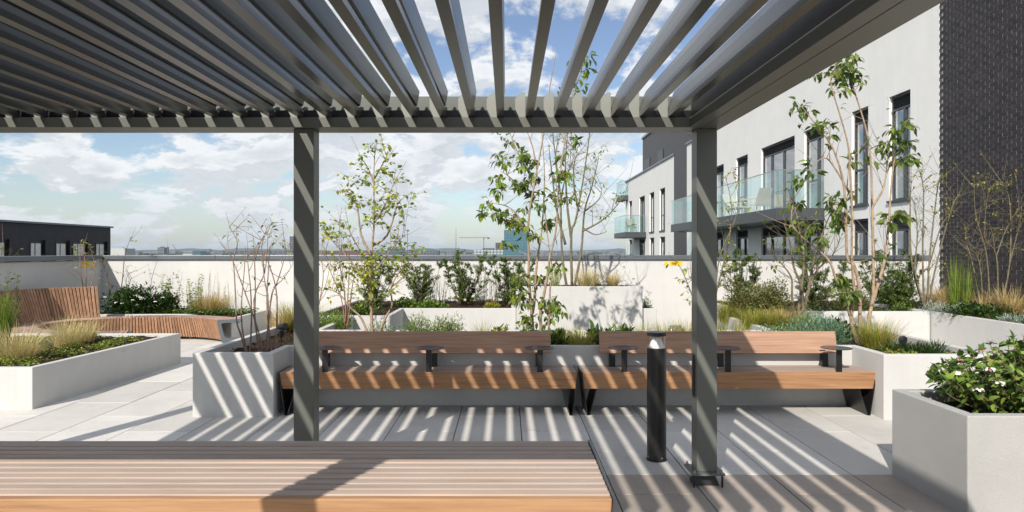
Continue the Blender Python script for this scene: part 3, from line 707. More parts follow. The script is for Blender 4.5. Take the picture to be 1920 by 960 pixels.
# ------------------------------------------------------------------ dark brick wall at the right edge
bw = empty('brick_wall', (9.0,13,0)); tag(bw, 'tall dark glazed brick wall at the right edge', 'wall')
MB((9.0,13,0)).box(8.9835, 9.42, 8.0, 14.10, -.04, 11.0).build('mortar_bed', M['mortar'], bw)
bme = MB().box(0,.022,-.1045,.1045,-.0345,.0345).mesh('brick'); bme.materials.append(M['brick'])
cand = []
row = 0; z = .01
while z < 8.6:
    y = 8.2+(.1125 if row%2 else 0)
    while y < 14.1:
        cand.append((y, z)); y += .225
    row += 1; z += .075
def shown(c):
    px = 950+1280*9/c[0]; py = 470-(c[1]-EYE)*1280/c[0]
    return px < 1925 and -5 < py < 575
vis = sorted([c for c in cand if shown(c)], key=lambda c: c[0])
pick = set(vis[:300])
for c in vis[:300]:
    link('brick', bme, None, bw, (8.979-9.0+random.uniform(-.0015,.0015), c[0]-13, c[1]))
rest = [c for c in cand if c not in pick]
base = np.array([(0,-.1045,-.0345),(.022,-.1045,-.0345),(.022,.1045,-.0345),(0,.1045,-.0345),(0,-.1045,.0345),(.022,-.1045,.0345),(.022,.1045,.0345),(0,.1045,.0345)])
V = np.concatenate([base+np.array([8.979-9.0+random.uniform(-.0015,.0015), y-13, z]) for y, z in rest])
F = np.concatenate([np.array([(4,5,6,7),(0,1,5,4),(2,3,7,6),(3,0,4,7),(3,2,1,0)])+8*i for i in range(len(rest))])
me = bpy.data.meshes.new('brickwork'); me.from_pydata(V.tolist(), [], F.tolist()); me.materials.append(M['brick'])
tag(link('brickwork', me, None, bw), kind='stuff')

# ------------------------------------------------------------------ dark building on the left
db = empty('dark_building', (-30,45,0)); tag(db, 'long low dark brick building beyond the left parapet', 'building')
DL = (-30,45,0)
def dl(px): return 30*1280/(950-px)
MB(DL).box(-46, -30.0, 26, 51.7, -26, 3.38).build('wall', M['brick2'], db)
MB(DL).box(-46.1, -29.85, 25.9, 51.85, 3.381, 3.50).build('roof_edge', M['cap'], db)
for i, (a, b) in enumerate(((-18,12),(56,80),(104,126),(136,160),(179,197))):
    y0, y1 = dl(a), dl(b); z0, z1 = .1, 2.25
    o = MB(DL).box(-30.0, -29.98, y0, y1, z0, z1).build('window', M['black'], db)
    m = y0+(y1-y0)*.36
    for p0, p1 in ((y0+.07,m-.05),(m+.05,y1-.22)):
        MB(DL).box(-29.979,-29.975,p0,p1,z0+.08,z1-.12).build('pane', M['farpane'] if 'farpane' in M else M['curtain'], o).location = (0,0,0)
    MB(DL).box(-29.98,-29.80,y1,y1+.06,z0,z1+.1).build('reveal', M['black'], o).location = (0,0,0)

# ------------------------------------------------------------------ skyline
M['sk1'] = mat_simple('far_concrete', (.16,.17,.18), .9, var=.2, vscale=.02)
M['sk2'] = mat_simple('far_dark_cladding', (.07,.08,.09), .8, var=.2, vscale=.02)
M['sk3'] = mat_simple('far_red_brick', (.12,.065,.055), .9, var=.2, vscale=.02)
M['sk4'] = mat_simple('far_pale_panel', (.45,.46,.46), .8)
M['skg'] = mat_simple('far_blue_glass', (.045,.16,.24), .25, 0, .8, var=.2, vscale=.05)
M['skg2'] = mat_simple('far_teal_glass', (.06,.14,.16), .3, 0, .8)
def sky_building(name, label, x0, x1, ytop, d, mat, depth=40, rows=0, colsn=0, wmat='sk2', roof=None):
    a = (x0-950)/1280*d; b = (x1-950)/1280*d; zt = EYE+(470-ytop)*d/1280
    o = empty(name, ((a+b)/2, d, -26)); tag(o, label, 'building', 'buildings on the skyline')
    L = ((a+b)/2, d, -26)
    MB(L).box(a,b,d,d+depth,-26,zt).build('wall', M[mat], o)
    if rows:
        zb = max(-8, EYE-14*d/1280); H = (zt-zb)/rows; W = (b-a)/colsn
        for r_ in range(rows):
            for c in range(colsn):
                MB(L).box(a+W*c+W*.12, a+W*(c+1)-W*.12, d-.6, d-.05, zb+H*r_+H*.18, zb+H*(r_+1)-H*.12).build('window', M[wmat], o)
    if roof == 'plant': MB(L).box(a+(b-a)*.3,a+(b-a)*.7,d+5,d+depth*.6,zt,zt+3.2).build('roof', M['sk2'], o)
    if roof == 'gable': MB(L).prism([(a,zt),(b,zt),((a+b)/2,zt+(b-a)*.28)],'y',d,d+depth).build('roof', M['sk2'], o)
    if roof == 'vault': MB(L).prism([(a,zt)]+[((a+b)/2+(b-a)/2*math.cos(math.pi*k/10),zt+(b-a)*.10*math.sin(math.pi*k/10)) for k in range(11)],'y',d,d+depth).build('roof', M['skg2'], o)
    return o
sky_building('glass_tower','tall blue glass tower standing on the skyline behind the tree',945,990,431,1500,'skg',40,9,7,'skg2')
sky_building('brick_block','small dark red block on the skyline beside the glass tower',929,945,455,1700,'sk3',30,3,2)
sky_building('office_block','long low teal office block on the skyline left of the glass tower',888,944,468,1550,'skg2',40,2,9,'sk4','plant')
sky_building('office_block','pale office block with vaulted roof on the skyline behind the yellow-green tree',777,822,470,1600,'sk1',40,2,8,'sk2','vault')
sky_building('office_block','blue grey block with a rounded roof behind the yellow-green tree',726,756,465,1700,'skg2',40,2,5,'sk2','vault')
sky_building('warehouse','long brown warehouse on the skyline right of the left post',604,690,470,1900,'sk3',60,0,0)
sky_building('warehouse','long grey roofed warehouse on the skyline behind the bare shrub',440,548,470,1800,'sk1',60,2,12,'sk2')
sky_building('apartment_tower','slim grey tower on the skyline beside the left post',543,550,443,2200,'sk1',20,8,2)
sky_building('arena','round stepped grey building on the skyline left of the chimney',295,308,464,2600,'sk2',30,2,5,'sk1','plant')
sky_building('chimney','slim dark chimney on the skyline',313,315.5,463,2500,'sk2',5)
sky_building('exhibition_hall','low pale hall on the skyline right of the chimney',343,362,472,2000,'sk4',40,1,6,'sk2')
sky_building('exhibition_hall','dark green vaulted hall on the skyline right of the pale hall',361,376,470.5,2000,'skg2',40,1,4,'sk2','vault')
sky_building('gabled_hall','pale grey hall with a dark pyramid roof beside the dark building',207,234,466,700,'sk4',20,0,0,'sk2')
def mast(px, ytop, d, r, label):
    p = P(px, ytop, d); o = MB((p.x,d,-26)).tube([(p.x,d,-26),(p.x,d,p.z*.4),(p.x,d,p.z)],[r,r*.7,r*.3],6).build('mast', M['sk2']); tag(o, label, 'mast', 'masts on the skyline')
mast(855, 427, 1800, .9, 'thin tall mast on the skyline left of the glass tower'); mast(314.5, 447, 2500, .8, 'thin spire behind the chimney on the skyline')
def crane(px, ytop, d, jib0, jib1, label, luff=0.0):
    p = P(px, ytop, d); s = d/1280; o = empty('tower_crane', (p.x,d,-26)); tag(o, label, 'crane', 'tower cranes on the skyline')
    L = (p.x,d,-26); wdt = 1.1*s
    m = MB(L)
    for sx in (-1,1): m.tube([(p.x+sx*wdt*.5,d,-26),(p.x+sx*wdt*.5,d,p.z)], .22*s, 4)
    k = 10
    for i in range(k):
        z0 = -26+(p.z+26)*i/k; z1 = -26+(p.z+26)*(i+1)/k; sg = 1 if i%2 else -1
        m.tube([(p.x-sg*wdt*.5,d,z0),(p.x+sg*wdt*.5,d,z1)], .15*s, 4)
    m.build('tower', M['sk2'], o)
    j = MB(L); zz = p.z-1.5*s
    a = (p.x+jib0*s, d, zz-luff*jib0*s*0); b = (p.x+jib1*s, d, zz+luff*abs(jib1)*s)
    a = (p.x+jib0*s, d, zz+(luff*abs(jib0)*s if abs(jib0)>abs(jib1) else 0)); b = (p.x+jib1*s, d, zz+(luff*abs(jib1)*s if abs(jib1)>=abs(jib0) else 0))
    j.tube([a,(p.x,d,zz),b],.38*s,4).build('jib', M['sk2'], o)
    MB(L).box(*(sorted((p.x+(jib0 if abs(jib0)<abs(jib1) else jib1)*s*.6, p.x+(jib0 if abs(jib0)<abs(jib1) else jib1)*s))), d-1*s, d+1*s, zz-2.5*s, zz-.2*s).build('counterweight', M['sk3'], o)
    MB(L).box(p.x-1.2*s,p.x+1.2*s,d-1.2*s,d+1.2*s,zz-3*s,zz-.4*s).build('cab', M['sk1'], o)
crane(907, 444, 1800, -46, 11, 'tower crane with long horizontal jib on the skyline left of the glass tower')
crane(764, 430, 1700, -6, 3, 'tall tower crane seen end-on behind the yellow-green tree')
crane(777, 453, 1750, -8, 4, 'short tower crane right of the end-on crane')
crane(393, 466, 2600, -13, 5, 'small distant tower crane with flat jib on the left skyline')
crane(331, 468, 2600, -8, 2, 'small distant luffing crane right of the chimney', 1.5)
# the rest of the town: one far mass of roofs and trees
mb = MB(); r2 = random.Random(5)
for i in range(900):
    d = r2.uniform(1400, 6500); a = r2.uniform(-.80,.80); x = a*d; w_ = r2.uniform(8,50); top = r2.uniform(-20, -8) + (r2.random()**4)*9 + (d-1400)/5100*6
    mb.box(x-w_/2,x+w_/2,d,d+r2.uniform(10,40),-26,top)
tag(mb.build('town', M['sk1']), 'far-off mass of low grey town roofs along the horizon', 'town', kind='stuff')
mb = MB()
for i in range(700):
    d = r2.uniform(2200, 7000); x = r2.uniform(-.8,.8)*d; w_ = r2.uniform(30,160); hh = r2.uniform(6,13)
    m = 7; pr = [(x-w_/2,-26)]+[(x-w_/2+w_*(k+.5)/m, -26+hh*r2.uniform(.6,1.5)+(d-2200)/4800*9) for k in range(m)]+[(x+w_/2,-26)]
    mb.prism(pr,'y',d,d+20)
tag(mb.build('woods', M['hill']), 'far-off dark tree belts along the horizon', 'trees', kind='stuff')
# ------------------------------------------------------------------ plants
def srgb(h): 
    c = [int(h[i:i+2],16)/255 for i in (0,2,4)]; return np.array([x/12.92 if x<=.04045 else ((x+.055)/1.055)**2.4 for x in c])
def mesh_np(name, V, F, cols, mat, smooth=False):
    me = bpy.data.meshes.new(name); nv = len(V); 
    tot = [len(f) for f in F] if not isinstance(F, np.ndarray) else None
    if tot is None:
        k = F.shape[1]; me.vertices.add(nv); me.vertices.foreach_set('co', V.astype(np.float32).ravel())
        me.loops.add(F.size); me.loops.foreach_set('vertex_index', F.astype(np.int32).ravel())
        me.polygons.add(len(F)); me.polygons.foreach_set('loop_start', (np.arange(len(F))*k).astype(np.int32)); me.polygons.foreach_set('loop_total', np.full(len(F),k,np.int32))
        me.update(calc_edges=True)
    at = me.attributes.new('col','FLOAT_COLOR','POINT'); c4 = np.ones((nv,4),np.float32); c4[:,:3] = cols; at.data.foreach_set('color', c4.ravel())
    me.materials.append(mat)
    if smooth: me.polygons.foreach_set('use_smooth', np.ones(len(F),bool))
    return me
def unit(a): return a/np.maximum(1e-9,np.linalg.norm(a,axis=1,keepdims=True))
def leaf_cols(n, pal, jit=.18):
    pal = np.array(pal); i = rng.integers(0,len(pal),n); t = rng.random((n,1)); c = pal[i]*(1-t)+pal[rng.integers(0,len(pal),n)]*t
    return np.clip(c*(1+rng.normal(0,jit,(n,1))),.004,.9)
def leaves(name, pos, dr, L, W, pal, mat, parent, big=False, droop=.25, fold=.25):
    n = len(pos); pos = np.asarray(pos,float); dr = unit(np.asarray(dr,float)); L = np.broadcast_to(np.asarray(L,float).reshape(-1,1),(n,1))*rng.uniform(.65,1.25,(n,1)); W = L*W
    up = np.tile([0,0,1.0],(n,1))+rng.normal(0,.45,(n,3)); side = unit(np.cross(dr,up)); nor = unit(np.cross(side,dr))
    cols = leaf_cols(n, pal)
    if big:
        ts = [(0,0),(.33,1),(.70,.72),(1,0)]; vs = []
        for t, w in ts:
            c = pos+dr*L*t-nor*L*droop*t*t
            if w == 0: vs.append(c)
            else: vs += [c-side*W*w*.5+nor*W*fold*w*.5, c, c+side*W*w*.5+nor*W*fold*w*.5]
        V = np.stack(vs,1).reshape(-1,3)      # b,l1,m1,r1,l2,m2,r2,t
        tri = np.array([(0,2,1),(0,3,2),(1,2,5),(1,5,4),(2,3,6),(2,6,5),(4,5,7),(5,6,7)]); k = 8
    else:
        m = pos+dr*L*.48-nor*L*droop*.25
        V = np.stack([pos, m-side*W*.5+nor*W*fold*.5, m, m+side*W*.5+nor*W*fold*.5, pos+dr*L-nor*L*droop],1).reshape(-1,3)
        tri = np.array([(0,2,1),(0,3,2),(1,2,4),(2,3,4)]); k = 5
    F = (np.arange(n)[:,None,None]*k+tri[None]).reshape(-1,3)
    pl = Vector(parent.location) if parent else Vector((0,0,0))
    me = mesh_np(name, V-np.array(pl), F, np.repeat(cols,k,0), mat, smooth=True)
    o = link(name, me, None, parent); o['kind'] = 'stuff'; return o
def bez(p0, p1, bend, n=5):
    p0 = Vector(p0); p1 = Vector(p1); m = (p0+p1)/2+Vector(bend); return [p0*(1-t)**2+m*2*t*(1-t)+p1*t*t for t in [i/n for i in range(n+1)]]
def at_path(pts, t):
    s = t*(len(pts)-1); i = min(int(s), len(pts)-2); return pts[i].lerp(pts[i+1], s-i)
def smooth_path(pts, n=4):
    out = []
    for i in range(len(pts)-1):
        p0 = pts[max(i-1,0)]; p1 = pts[i]; p2 = pts[i+1]; p3 = pts[min(i+2,len(pts)-1)]
        for k in range(n):
            t = k/n; out.append(0.5*((2*p1)+(p2-p0)*t+(2*p0-5*p1+4*p2-p3)*t*t+(3*p1-p0-3*p2+p3)*t**3))
    out.append(pts[-1]); return out
def tree(name, label, cat, d, stems, clusters, leafL, leafW, pal, bark, r0=.018, soil=.585, big=True, per=9, droop=.45, twigs=14, spread=.16, group=None, z_off=.35, down=.5, lmat='leaf', twl=(.15,.45)):
    rr = random.Random(hash(label)%1000 if False else len(label)*7+int(d*10))
    base = P(*stems[0][0], d); base = Vector((base.x, d, soil-.02)); root = empty(name, base); tag(root, label, cat, group)
    tk = MB(tuple(base)); paths = []
    zmin = soil
    for st in stems:
        pts = []; off = rr.uniform(-z_off,z_off); n = len(st)
        for i, (x, y) in enumerate(st):
            t = max(0.0, (P(x,y,d).z-zmin)/2.2); pts.append(P(x,y,d+off*t))
        if abs(pts[0].z-soil) < .25: pts[0].z = soil-.05
        sp = smooth_path(pts, 4); L = sum((b-a).length for a,b in zip(sp[:-1],sp[1:]))
        rb = r0*min(1.0,.45+.3*L) if isinstance(r0,float) else r0
        tk.tube(sp, [rb*(1-.78*i/(len(sp)-1)) for i in range(len(sp))], 7); paths.append((sp,rb))
    allp = [(p, rb*(1-.78*i/(len(sp)-1))) for sp, rb in paths for i, p in enumerate(sp)]
    pos = []; dr = []
    def twig_leaves(pts, n, t0=.35, sp=.03):
        for k in range(n):
            t = t0+(1-t0)*(k+.7)/n; t = min(1,t); p = at_path(pts,t); q = at_path(pts,min(1,t+.05))-at_path(pts,max(0,t-.05)); q.normalize()
            s = Vector((rr.gauss(0,1),rr.gauss(0,1),rr.gauss(0,.6))).normalized()
            v = (q*.6+s*.9+Vector((0,0,-down*rr.random()))).normalized(); pos.append(p+s*sp*rr.random()); dr.append(v)
    for cl in clusters:
        x, y = cl[0], cl[1]; k = cl[2] if len(cl) > 2 else per
        c = P(x, y, d+rr.uniform(-z_off,z_off)); best = None
        for p, r_ in allp:
            dz = c.z-p.z; dx = math.hypot(c.x-p.x,(c.y-p.y)*.6); cost = dx+max(0,.25*dx-dz)*2.2+abs(dz)*.35
            if best is None or cost < best[0]: best = (cost,p,r_)
        p = best[1]; ln = (c-p).length
        pts = bez(p, c, (rr.uniform(-.05,.05),rr.uniform(-.05,.05),.12*ln+rr.uniform(-.03,.05)), 6)
        tk.tube(pts, [max(.0022,min(best[2]*.6,.007)*(1-.7*i/6)) for i in range(7)], 5)
        for j in range(max(2,k//4)):
            t = rr.uniform(.55,1); a = at_path(pts,t); e = a+Vector((rr.uniform(-1,1),rr.uniform(-1,1),rr.uniform(-.5,.8)))*spread
            tw = bez(a,e,(0,0,.03),3); tk.tube(tw,[.0025,.0022,.0018,.0014],4,False); twig_leaves(tw, max(1,k//max(2,k//4)), .2)
        twig_leaves(pts, max(1,k//4), .6)
    for i in range(twigs):
        sp, rb = rr.choice(paths); t = rr.uniform(.35,1); a = at_path(sp,t); L = rr.uniform(*twl)
        e = a+Vector((rr.uniform(-.7,.7),rr.uniform(-.7,.7),rr.uniform(.3,1))).normalized()*L
        tw = bez(a,e,(rr.uniform(-.05,.05),0,-.03),4); tk.tube(tw,[.004,.0033,.0026,.002,.0014],4,False)
        if rr.random() < .5: twig_leaves(tw, 2, .6)
    tk.build('trunk', M[bark], root, smooth=True)
    if pos: leaves('crown', np.array([tuple(p) for p in pos]), np.array([tuple(v) for v in dr]), leafL, leafW, pal, M[lmat], root, big, droop)
    return root
def shrub(name, label, cat, x, y, z, h, w, n, L, W, pal, nst=11, group=None, bark='bark_dark', fill=.8, top=1.0, flare=.5, lmat='leaf', narrow=.35, big=False):
    root = empty(name, (x,y,z)); tag(root, label, cat, group); tk = MB((x,y,z)); rr = random.Random(int(x*131+y*17)&1023)
    pos = []; dr = []
    for s in range(nst):
        a = 2*math.pi*(s+rr.random()*.6)/nst; r_ = w/2*rr.uniform(.15,1)*flare*2*.5; hh = h*rr.uniform(.62,1.0)*(1-.25*(r_/(w/2))**2)
        b = Vector((x+rr.uniform(-.03,.03),y+rr.uniform(-.03,.03),z-.03)); e = Vector((x+math.cos(a)*r_*1.25, y+math.sin(a)*r_*1.25, z+hh))
        pts = bez(b,e,(math.cos(a)*r_*.35,math.sin(a)*r_*.35,0),6); tk.tube(pts,[.008*(1-.8*i/6)+.0015 for i in range(7)],5,False)
        for t_ in range(int(7*fill)+4):
            t = rr.uniform(narrow,1); p = at_path(pts,t); ln = w*.32*rr.uniform(.4,1)*(1.15-t*.7)
            q = p+Vector((rr.gauss(0,1),rr.gauss(0,1),rr.uniform(.1,1.2))).normalized()*ln
            tw = [p,(p+q)/2+Vector((0,0,.01)),q]; tk.tube(tw,[.003,.0022,.0014],4,False)
            m = max(1,int(n/(nst*(int(7*fill)+4))))
            for k in range(m):
                u = (k+rr.random())/m; c = p.lerp(q,u)+Vector((rr.gauss(0,.012),rr.gauss(0,.012),rr.gauss(0,.012))); pos.append(tuple(c)); dr.append((rr.gauss(0,1),rr.gauss(0,1),rr.gauss(.25,.7)))
    tk.build('stems', M[bark], root, smooth=True)
    leaves('foliage', np.array(pos), np.array(dr), L, W, pal, M[lmat], root, big, .2)
    return root
def mound(name, label, cat, x, y, z, rx, ry, h, n, L, W, pal, group=None, lmat='leaf', upward=.6, big=False, shell=.55, droop=.25, lobes=5):
    root = empty(name, (x,y,z)); tag(root, label, cat, group)
    lc = [(rng.uniform(-.55,.55), rng.uniform(-.55,.55), rng.uniform(.65,1.05)) for _ in range(lobes)]
    u = unit(rng.normal(size=(n,3))); u[:,2] = np.abs(u[:,2]); r_ = rng.uniform(shell,1,(n,1))**.6
    li = rng.integers(0,lobes,n); lc = np.array(lc)
    p = u*r_*np.array([rx*.55,ry*.55,1]); p[:,0] += lc[li,0]*rx; p[:,1] += lc[li,1]*ry; p[:,2] *= h*lc[li,2]
    p += np.array([x,y,z]); p[:,2] += rng.normal(0,.01,n)
    p[:,2] = np.maximum(p[:,2], z+.004)
    d = u*np.array([1,1,.6])+np.array([0,0,upward])+rng.normal(0,.45,(n,3))
    k = MB((x,y,z))
    for i in range(14):
        j = rng.integers(0,n); k.tube([(x+(p[j,0]-x)*.2,y+(p[j,1]-y)*.2,z-.02),tuple(p[j]*.5+np.array([x,y,z])*.5+np.array([0,0,.03])),tuple(p[j])],[.004,.003,.002],4,False)
    k.build('stems', M['bark_dark'], root)
    leaves('foliage', p, d, L, W, pal, M[lmat], root, big, droop)
    return root
def grass(name, label, cat, x, y, z, n, L, spread, pal, group=None, width=.004, arch=.5, seeds=0, seedpal=None):
    root = empty(name, (x,y,z)); tag(root, label, cat, group)
    a = rng.uniform(0,2*math.pi,n); r_ = np.sqrt(rng.random(n))*spread*.28; out = np.stack([np.cos(a),np.sin(a),np.zeros(n)],1)
    ln = L*rng.uniform(.45,1.1,(n,1)); tilt = np.abs(rng.normal(.0,1,(n,1)))*spread*.55/max(L,.01)
    a2 = a+rng.normal(0,.9,n); od = np.stack([np.cos(a2),np.sin(a2),np.zeros(n)],1)
    b = np.array([x,y,z])+out*r_[:,None]; K = 5; rows = []
    side = np.stack([-np.sin(a2),np.cos(a2),np.zeros(n)],1)
    w = width*rng.uniform(.6,1.3,(n,1)); ar = arch*np.abs(rng.normal(.9,.6,(n,1)))
    for k in range(K+1):
        t = k/K; c = b+od*ln*(tilt*t+ar*.45*t*t)+np.array([0,0,1])*ln*(t-ar*.38*t*t*t)
        if k == K: rows.append(c)
        else: ww = w*(1-.75*t); rows += [c-side*ww*.5, c+side*ww*.5]
    V = np.stack(rows,1); kk = V.shape[1]; tri = []
    for k in range(K-1): tri += [(2*k,2*k+1,2*k+3),(2*k,2*k+3,2*k+2)]
    tri.append((2*K-2,2*K-1,2*K)); tri = np.array(tri)
    F = (np.arange(n)[:,None,None]*kk+tri[None]).reshape(-1,3); cols = leaf_cols(n,pal,.15)
    me = mesh_np('blades', V.reshape(-1,3)-np.array([x,y,z]), F, np.repeat(cols,kk,0), M['grass'])
    o = link('blades', me, None, root); o['kind'] = 'stuff'
    return root
def cover(label, cat, poly_fn, n, L, W, pal, h=.10, big=False, name='ground_cover', clump=40):
    cs = [poly_fn() for _ in range(clump)]; pos = np.zeros((n,3)); dr = np.zeros((n,3))
    for i in range(n):
        c = cs[random.randrange(clump)]; r_ = abs(random.gauss(0,.13)); a = random.uniform(0,6.283)
        pos[i] = (c[0]+r_*math.cos(a), c[1]+r_*math.sin(a), c[2]+random.uniform(.01,h)*max(.2,1-r_/.35)); dr[i] = (math.cos(a)+random.gauss(0,.5), math.sin(a)+random.gauss(0,.5), random.uniform(-.1,.7))
    bx_ = poly_fn.box; pos[:,0] = np.clip(pos[:,0],bx_[0],bx_[1]); pos[:,1] = np.clip(pos[:,1],bx_[2],bx_[3])
    o = leaves(name, pos, dr, L, W, pal, M['leaf'], None, big, .2); tag(o, label, cat, kind='stuff'); return o
G = {k: srgb(v) for k, v in dict(dk='2f4420', md='4d6a2b', lt='7d9440', yl='b7b545', ye='cfc24e', ol='5b6130', gr='6f8a5c', bl='7b9a86', st='c3ab78', st2='a98d5c', st3='ddcfa6', br='8a5a33', gd='a9962f', gg='8d9a34', dg='233618', pk='b98a70', wh='eeeeea', vr='a5a06a', vr2='7a7446', si='b6bdb4', rd='9c4b32').items()}
def pl(s): return [G[k] for k in s.split()]
Z8 = lambda pts, s, ox, oy: [(ox+x/s, oy+y/s) for x, y in pts]
# --- the bare multi-stemmed shrub in the planter left of the bench
z = lambda *p: Z8(p, 3.427, 400, 400)
tree('multi_stem_shrub','nearly bare multi-stemmed shrub in the planter left of the left post','shrub',7.25,
 [z((225,890),(180,790),(150,690),(140,480),(125,300),(80,235),(35,180)), z((235,880),(190,770),(180,600),(200,350),(205,210)), z((232,885),(245,700),(240,500),(225,350),(215,250)),
  z((320,850),(270,720),(270,500),(265,300),(255,160)), z((325,850),(290,760),(200,500),(140,340),(120,290)), z((345,850),(355,600),(325,400),(320,240)), z((380,850),(345,600),(355,350),(360,220)),
  z((400,830),(410,600),(395,450),(350,310),(305,230)), z((300,840),(262,560),(330,380),(350,170)), z((330,850),(370,560),(400,470),(450,420),(510,330)), z((400,470),(440,350),(470,240)), z((125,300),(155,200),(130,130),(100,90)), z((330,380),(310,220),(340,100)), z((265,300),(310,170),(345,110))],
 [p+(3,) for p in z((145,75),(120,115),(320,65),(385,90),(375,130),(405,190),(350,70),(500,165),(490,190),(450,185),(460,410),(95,130))],
 .055,.42,pl('lt gg md'),'bark_twig',r0=.013,soil=.545,twigs=34,z_off=.25,twl=(.1,.4))
# --- yellow-green tree in the planter behind the left bench
z = lambda *p: Z8(p, 2.46, 600, 250)
q = lambda *p: Z8(p, 6.0, 590, 480)
cl = z((262,45),(180,105),(187,170),(225,75),(160,230),(135,220),(105,262),(345,215),(375,230),(425,275),(320,120),(280,165),(250,240),(200,220),(280,300),(310,270),(350,285),(150,320),(130,310),(190,330),(165,310),(260,340),(300,380),(330,340),(385,375),(365,310),(270,420),(215,405),(240,380),(285,390),(325,440),(30,432),(70,475),(10,490),(100,400),(110,470),(130,500),(60,560),(95,590),(65,750),(110,640),(150,620),(170,660),(200,640),(220,600),(250,600),(290,535),(310,580),(350,500),(385,545),(430,515),(350,600),(265,640),(200,700),(170,720),(260,680),(340,650),(380,560),(150,760),(330,735),(370,645),(270,770),(90,690),(20,715),(225,560),(205,590),(240,700),(190,620),(215,660))
tree('young_tree','young yellow-green tree rising from the planter behind the left bench','tree',8.3,
 [z((243,925),(235,780),(232,650),(240,530),(250,400),(248,200),(255,50)), z((235,560),(190,470),(175,360),(150,300),(90,260)), z((240,520),(310,470),(350,350),(370,310),(430,270)), z((245,420),(300,330),(340,230)), z((250,230),(215,150),(180,105)), z((250,210),(290,140),(315,90)),
  q((650,815),(530,710),(400,580),(280,430),(130,360)), q((660,810),(800,690),(870,560),(860,350),(950,180),(985,60)), q((860,350),(950,280),(1050,180),(1110,70)), z((235,640),(195,560),(150,480),(110,400)), z((236,660),(290,590),(340,520),(390,470)), z((232,700),(180,640),(120,560),(40,480))],
 [p+(14,) for p in cl], .060,.68,pl('gg yl lt gg yl lt gg lt'),'bark_pale',r0=.022,soil=.545,twigs=34,spread=.17,droop=.2,down=.25)
tree('sapling','slim sapling with reddish stems left of the yellow-green tree','tree',9.6,
 [[(650,590),(652,560),(655,500),(650,450)],[(650,592),(646,550),(638,500),(636,440),(640,390)],[(651,590),(660,540),(668,500),(672,450)],[(648,590),(640,560),(620,510),(610,470)]],
 [(612,470,5),(636,420,4),(650,440,4),(668,455,5),(640,500,5),(655,520,5),(625,500,4),(662,560,5),(618,440,4),(604,500,3)], .05,.6,pl('gg lt yl'),'bark_pink',r0=.012,soil=.60,twigs=16)
tree('sapling','thin bare sapling just right of the left post','tree',9.0,[[(590,600),(598,570),(612,530),(620,490)],[(598,572),(606,520),(603,480),(606,440)]],[(612,500,2),(607,450,3)],.05,.5,pl('lt gg'),'bark_pink',r0=.010,twigs=5)
# --- large-leaved multi-stemmed tree in the middle
z = lambda *p: Z8(p, 3.2, 860, 240)
q = lambda *p: Z8(p, 4.8, 900, 480)
cl = z((285,95),(270,170),(300,205),(380,235),(420,160),(450,190),(370,160),(240,285),(235,355),(330,340),(390,340),(350,360),(190,455),(130,525),(150,510),(240,520),(275,570),(290,560),(340,600),(400,600),(440,640),(480,460),(570,420),(620,280),(660,265),(600,290),(550,570),(530,590),(620,180),(400,480),(480,390),(720,80),(275,720),(700,420),(420,330),(455,300))
cl2 = q((370,210),(350,330),(380,400),(320,420),(330,380),(420,560),(430,590),(540,180),(550,230),(690,450),(680,420),(620,480),(600,560),(620,390),(690,110),(300,300),(360,240))
top = [(1100,115),(1104,128),(1090,150),(1082,172),(1128,178),(905,215),(930,225),(960,212),(990,215),(1060,205),(1030,220),(1010,195),(945,195),(1075,225),(985,190),(1090,215),(915,235)]
tree('multi_stem_tree','large-leaved multi-stemmed tree behind the gap between the benches','tree',8.55,
 [q((490,690),(460,480),(440,200),(440,0))+z((415,640),(425,500),(450,360),(480,200),(510,30))+[(1030,170),(1042,100)], q((470,520),(490,400),(500,200),(520,0))+z((500,600),(515,300),(500,50)), q((555,690),(545,500),(575,350),(610,150),(630,0))+z((555,740),(585,600),(600,350),(640,60))+[(1075,180),(1098,105)],
  q((615,690),(630,300),(650,180),(640,20)), z((415,620),(350,520),(290,470),(200,450)), z((440,420),(370,360),(300,290),(250,260)), z((460,330),(380,200),(310,40)), z((510,450),(545,740)), z((470,250),(440,100),(400,0))],
 [p+(18,) for p in cl]+[p+(16,) for p in cl2]+[p+(14,) for p in top], .086,.50,pl('md lt lt md gg lt ol'),'bark_pale',r0=.021,soil=.545,twigs=22,spread=.13,droop=.55,down=1.0,z_off=.3)
tree('multi_stem_tree','finely twigged pale-leaved tree standing in the raised planter','tree',12.75,
 [z((650,950),(625,800),(615,650),(610,400),(570,80))+[(1034,200)], z((680,950),(675,640),(700,560),(740,350),(780,80))+[(1108,220)], z((690,880),(735,740),(755,500),(800,350),(840,180)), z((740,620),(880,540),(1000,400)), z((675,660),(650,450),(640,200),(655,40)), z((640,700),(590,500),(560,280),(540,100)), z((720,500),(690,330),(700,180),(750,150)), z((755,500),(840,430),(860,360)), z((745,600),(820,640),(890,620)), z((610,450),(640,300),(690,200)), z((600,330),(580,180),(600,60))],
 [p+(13,) for p in z((850,150),(830,190),(970,420),(940,440),(890,530),(790,370),(720,370),(650,90),(620,60),(700,420),(800,460),(770,240),(660,60),(620,180),(870,340),(730,270),(640,300),(560,320),(750,440),(580,430),(690,340),(810,300))],
 .062,.5,pl('lt gg yl lt'),'bark_grey',r0=.027,soil=.99,twigs=90,spread=.2,droop=.25,z_off=.5,twl=(.3,.9))
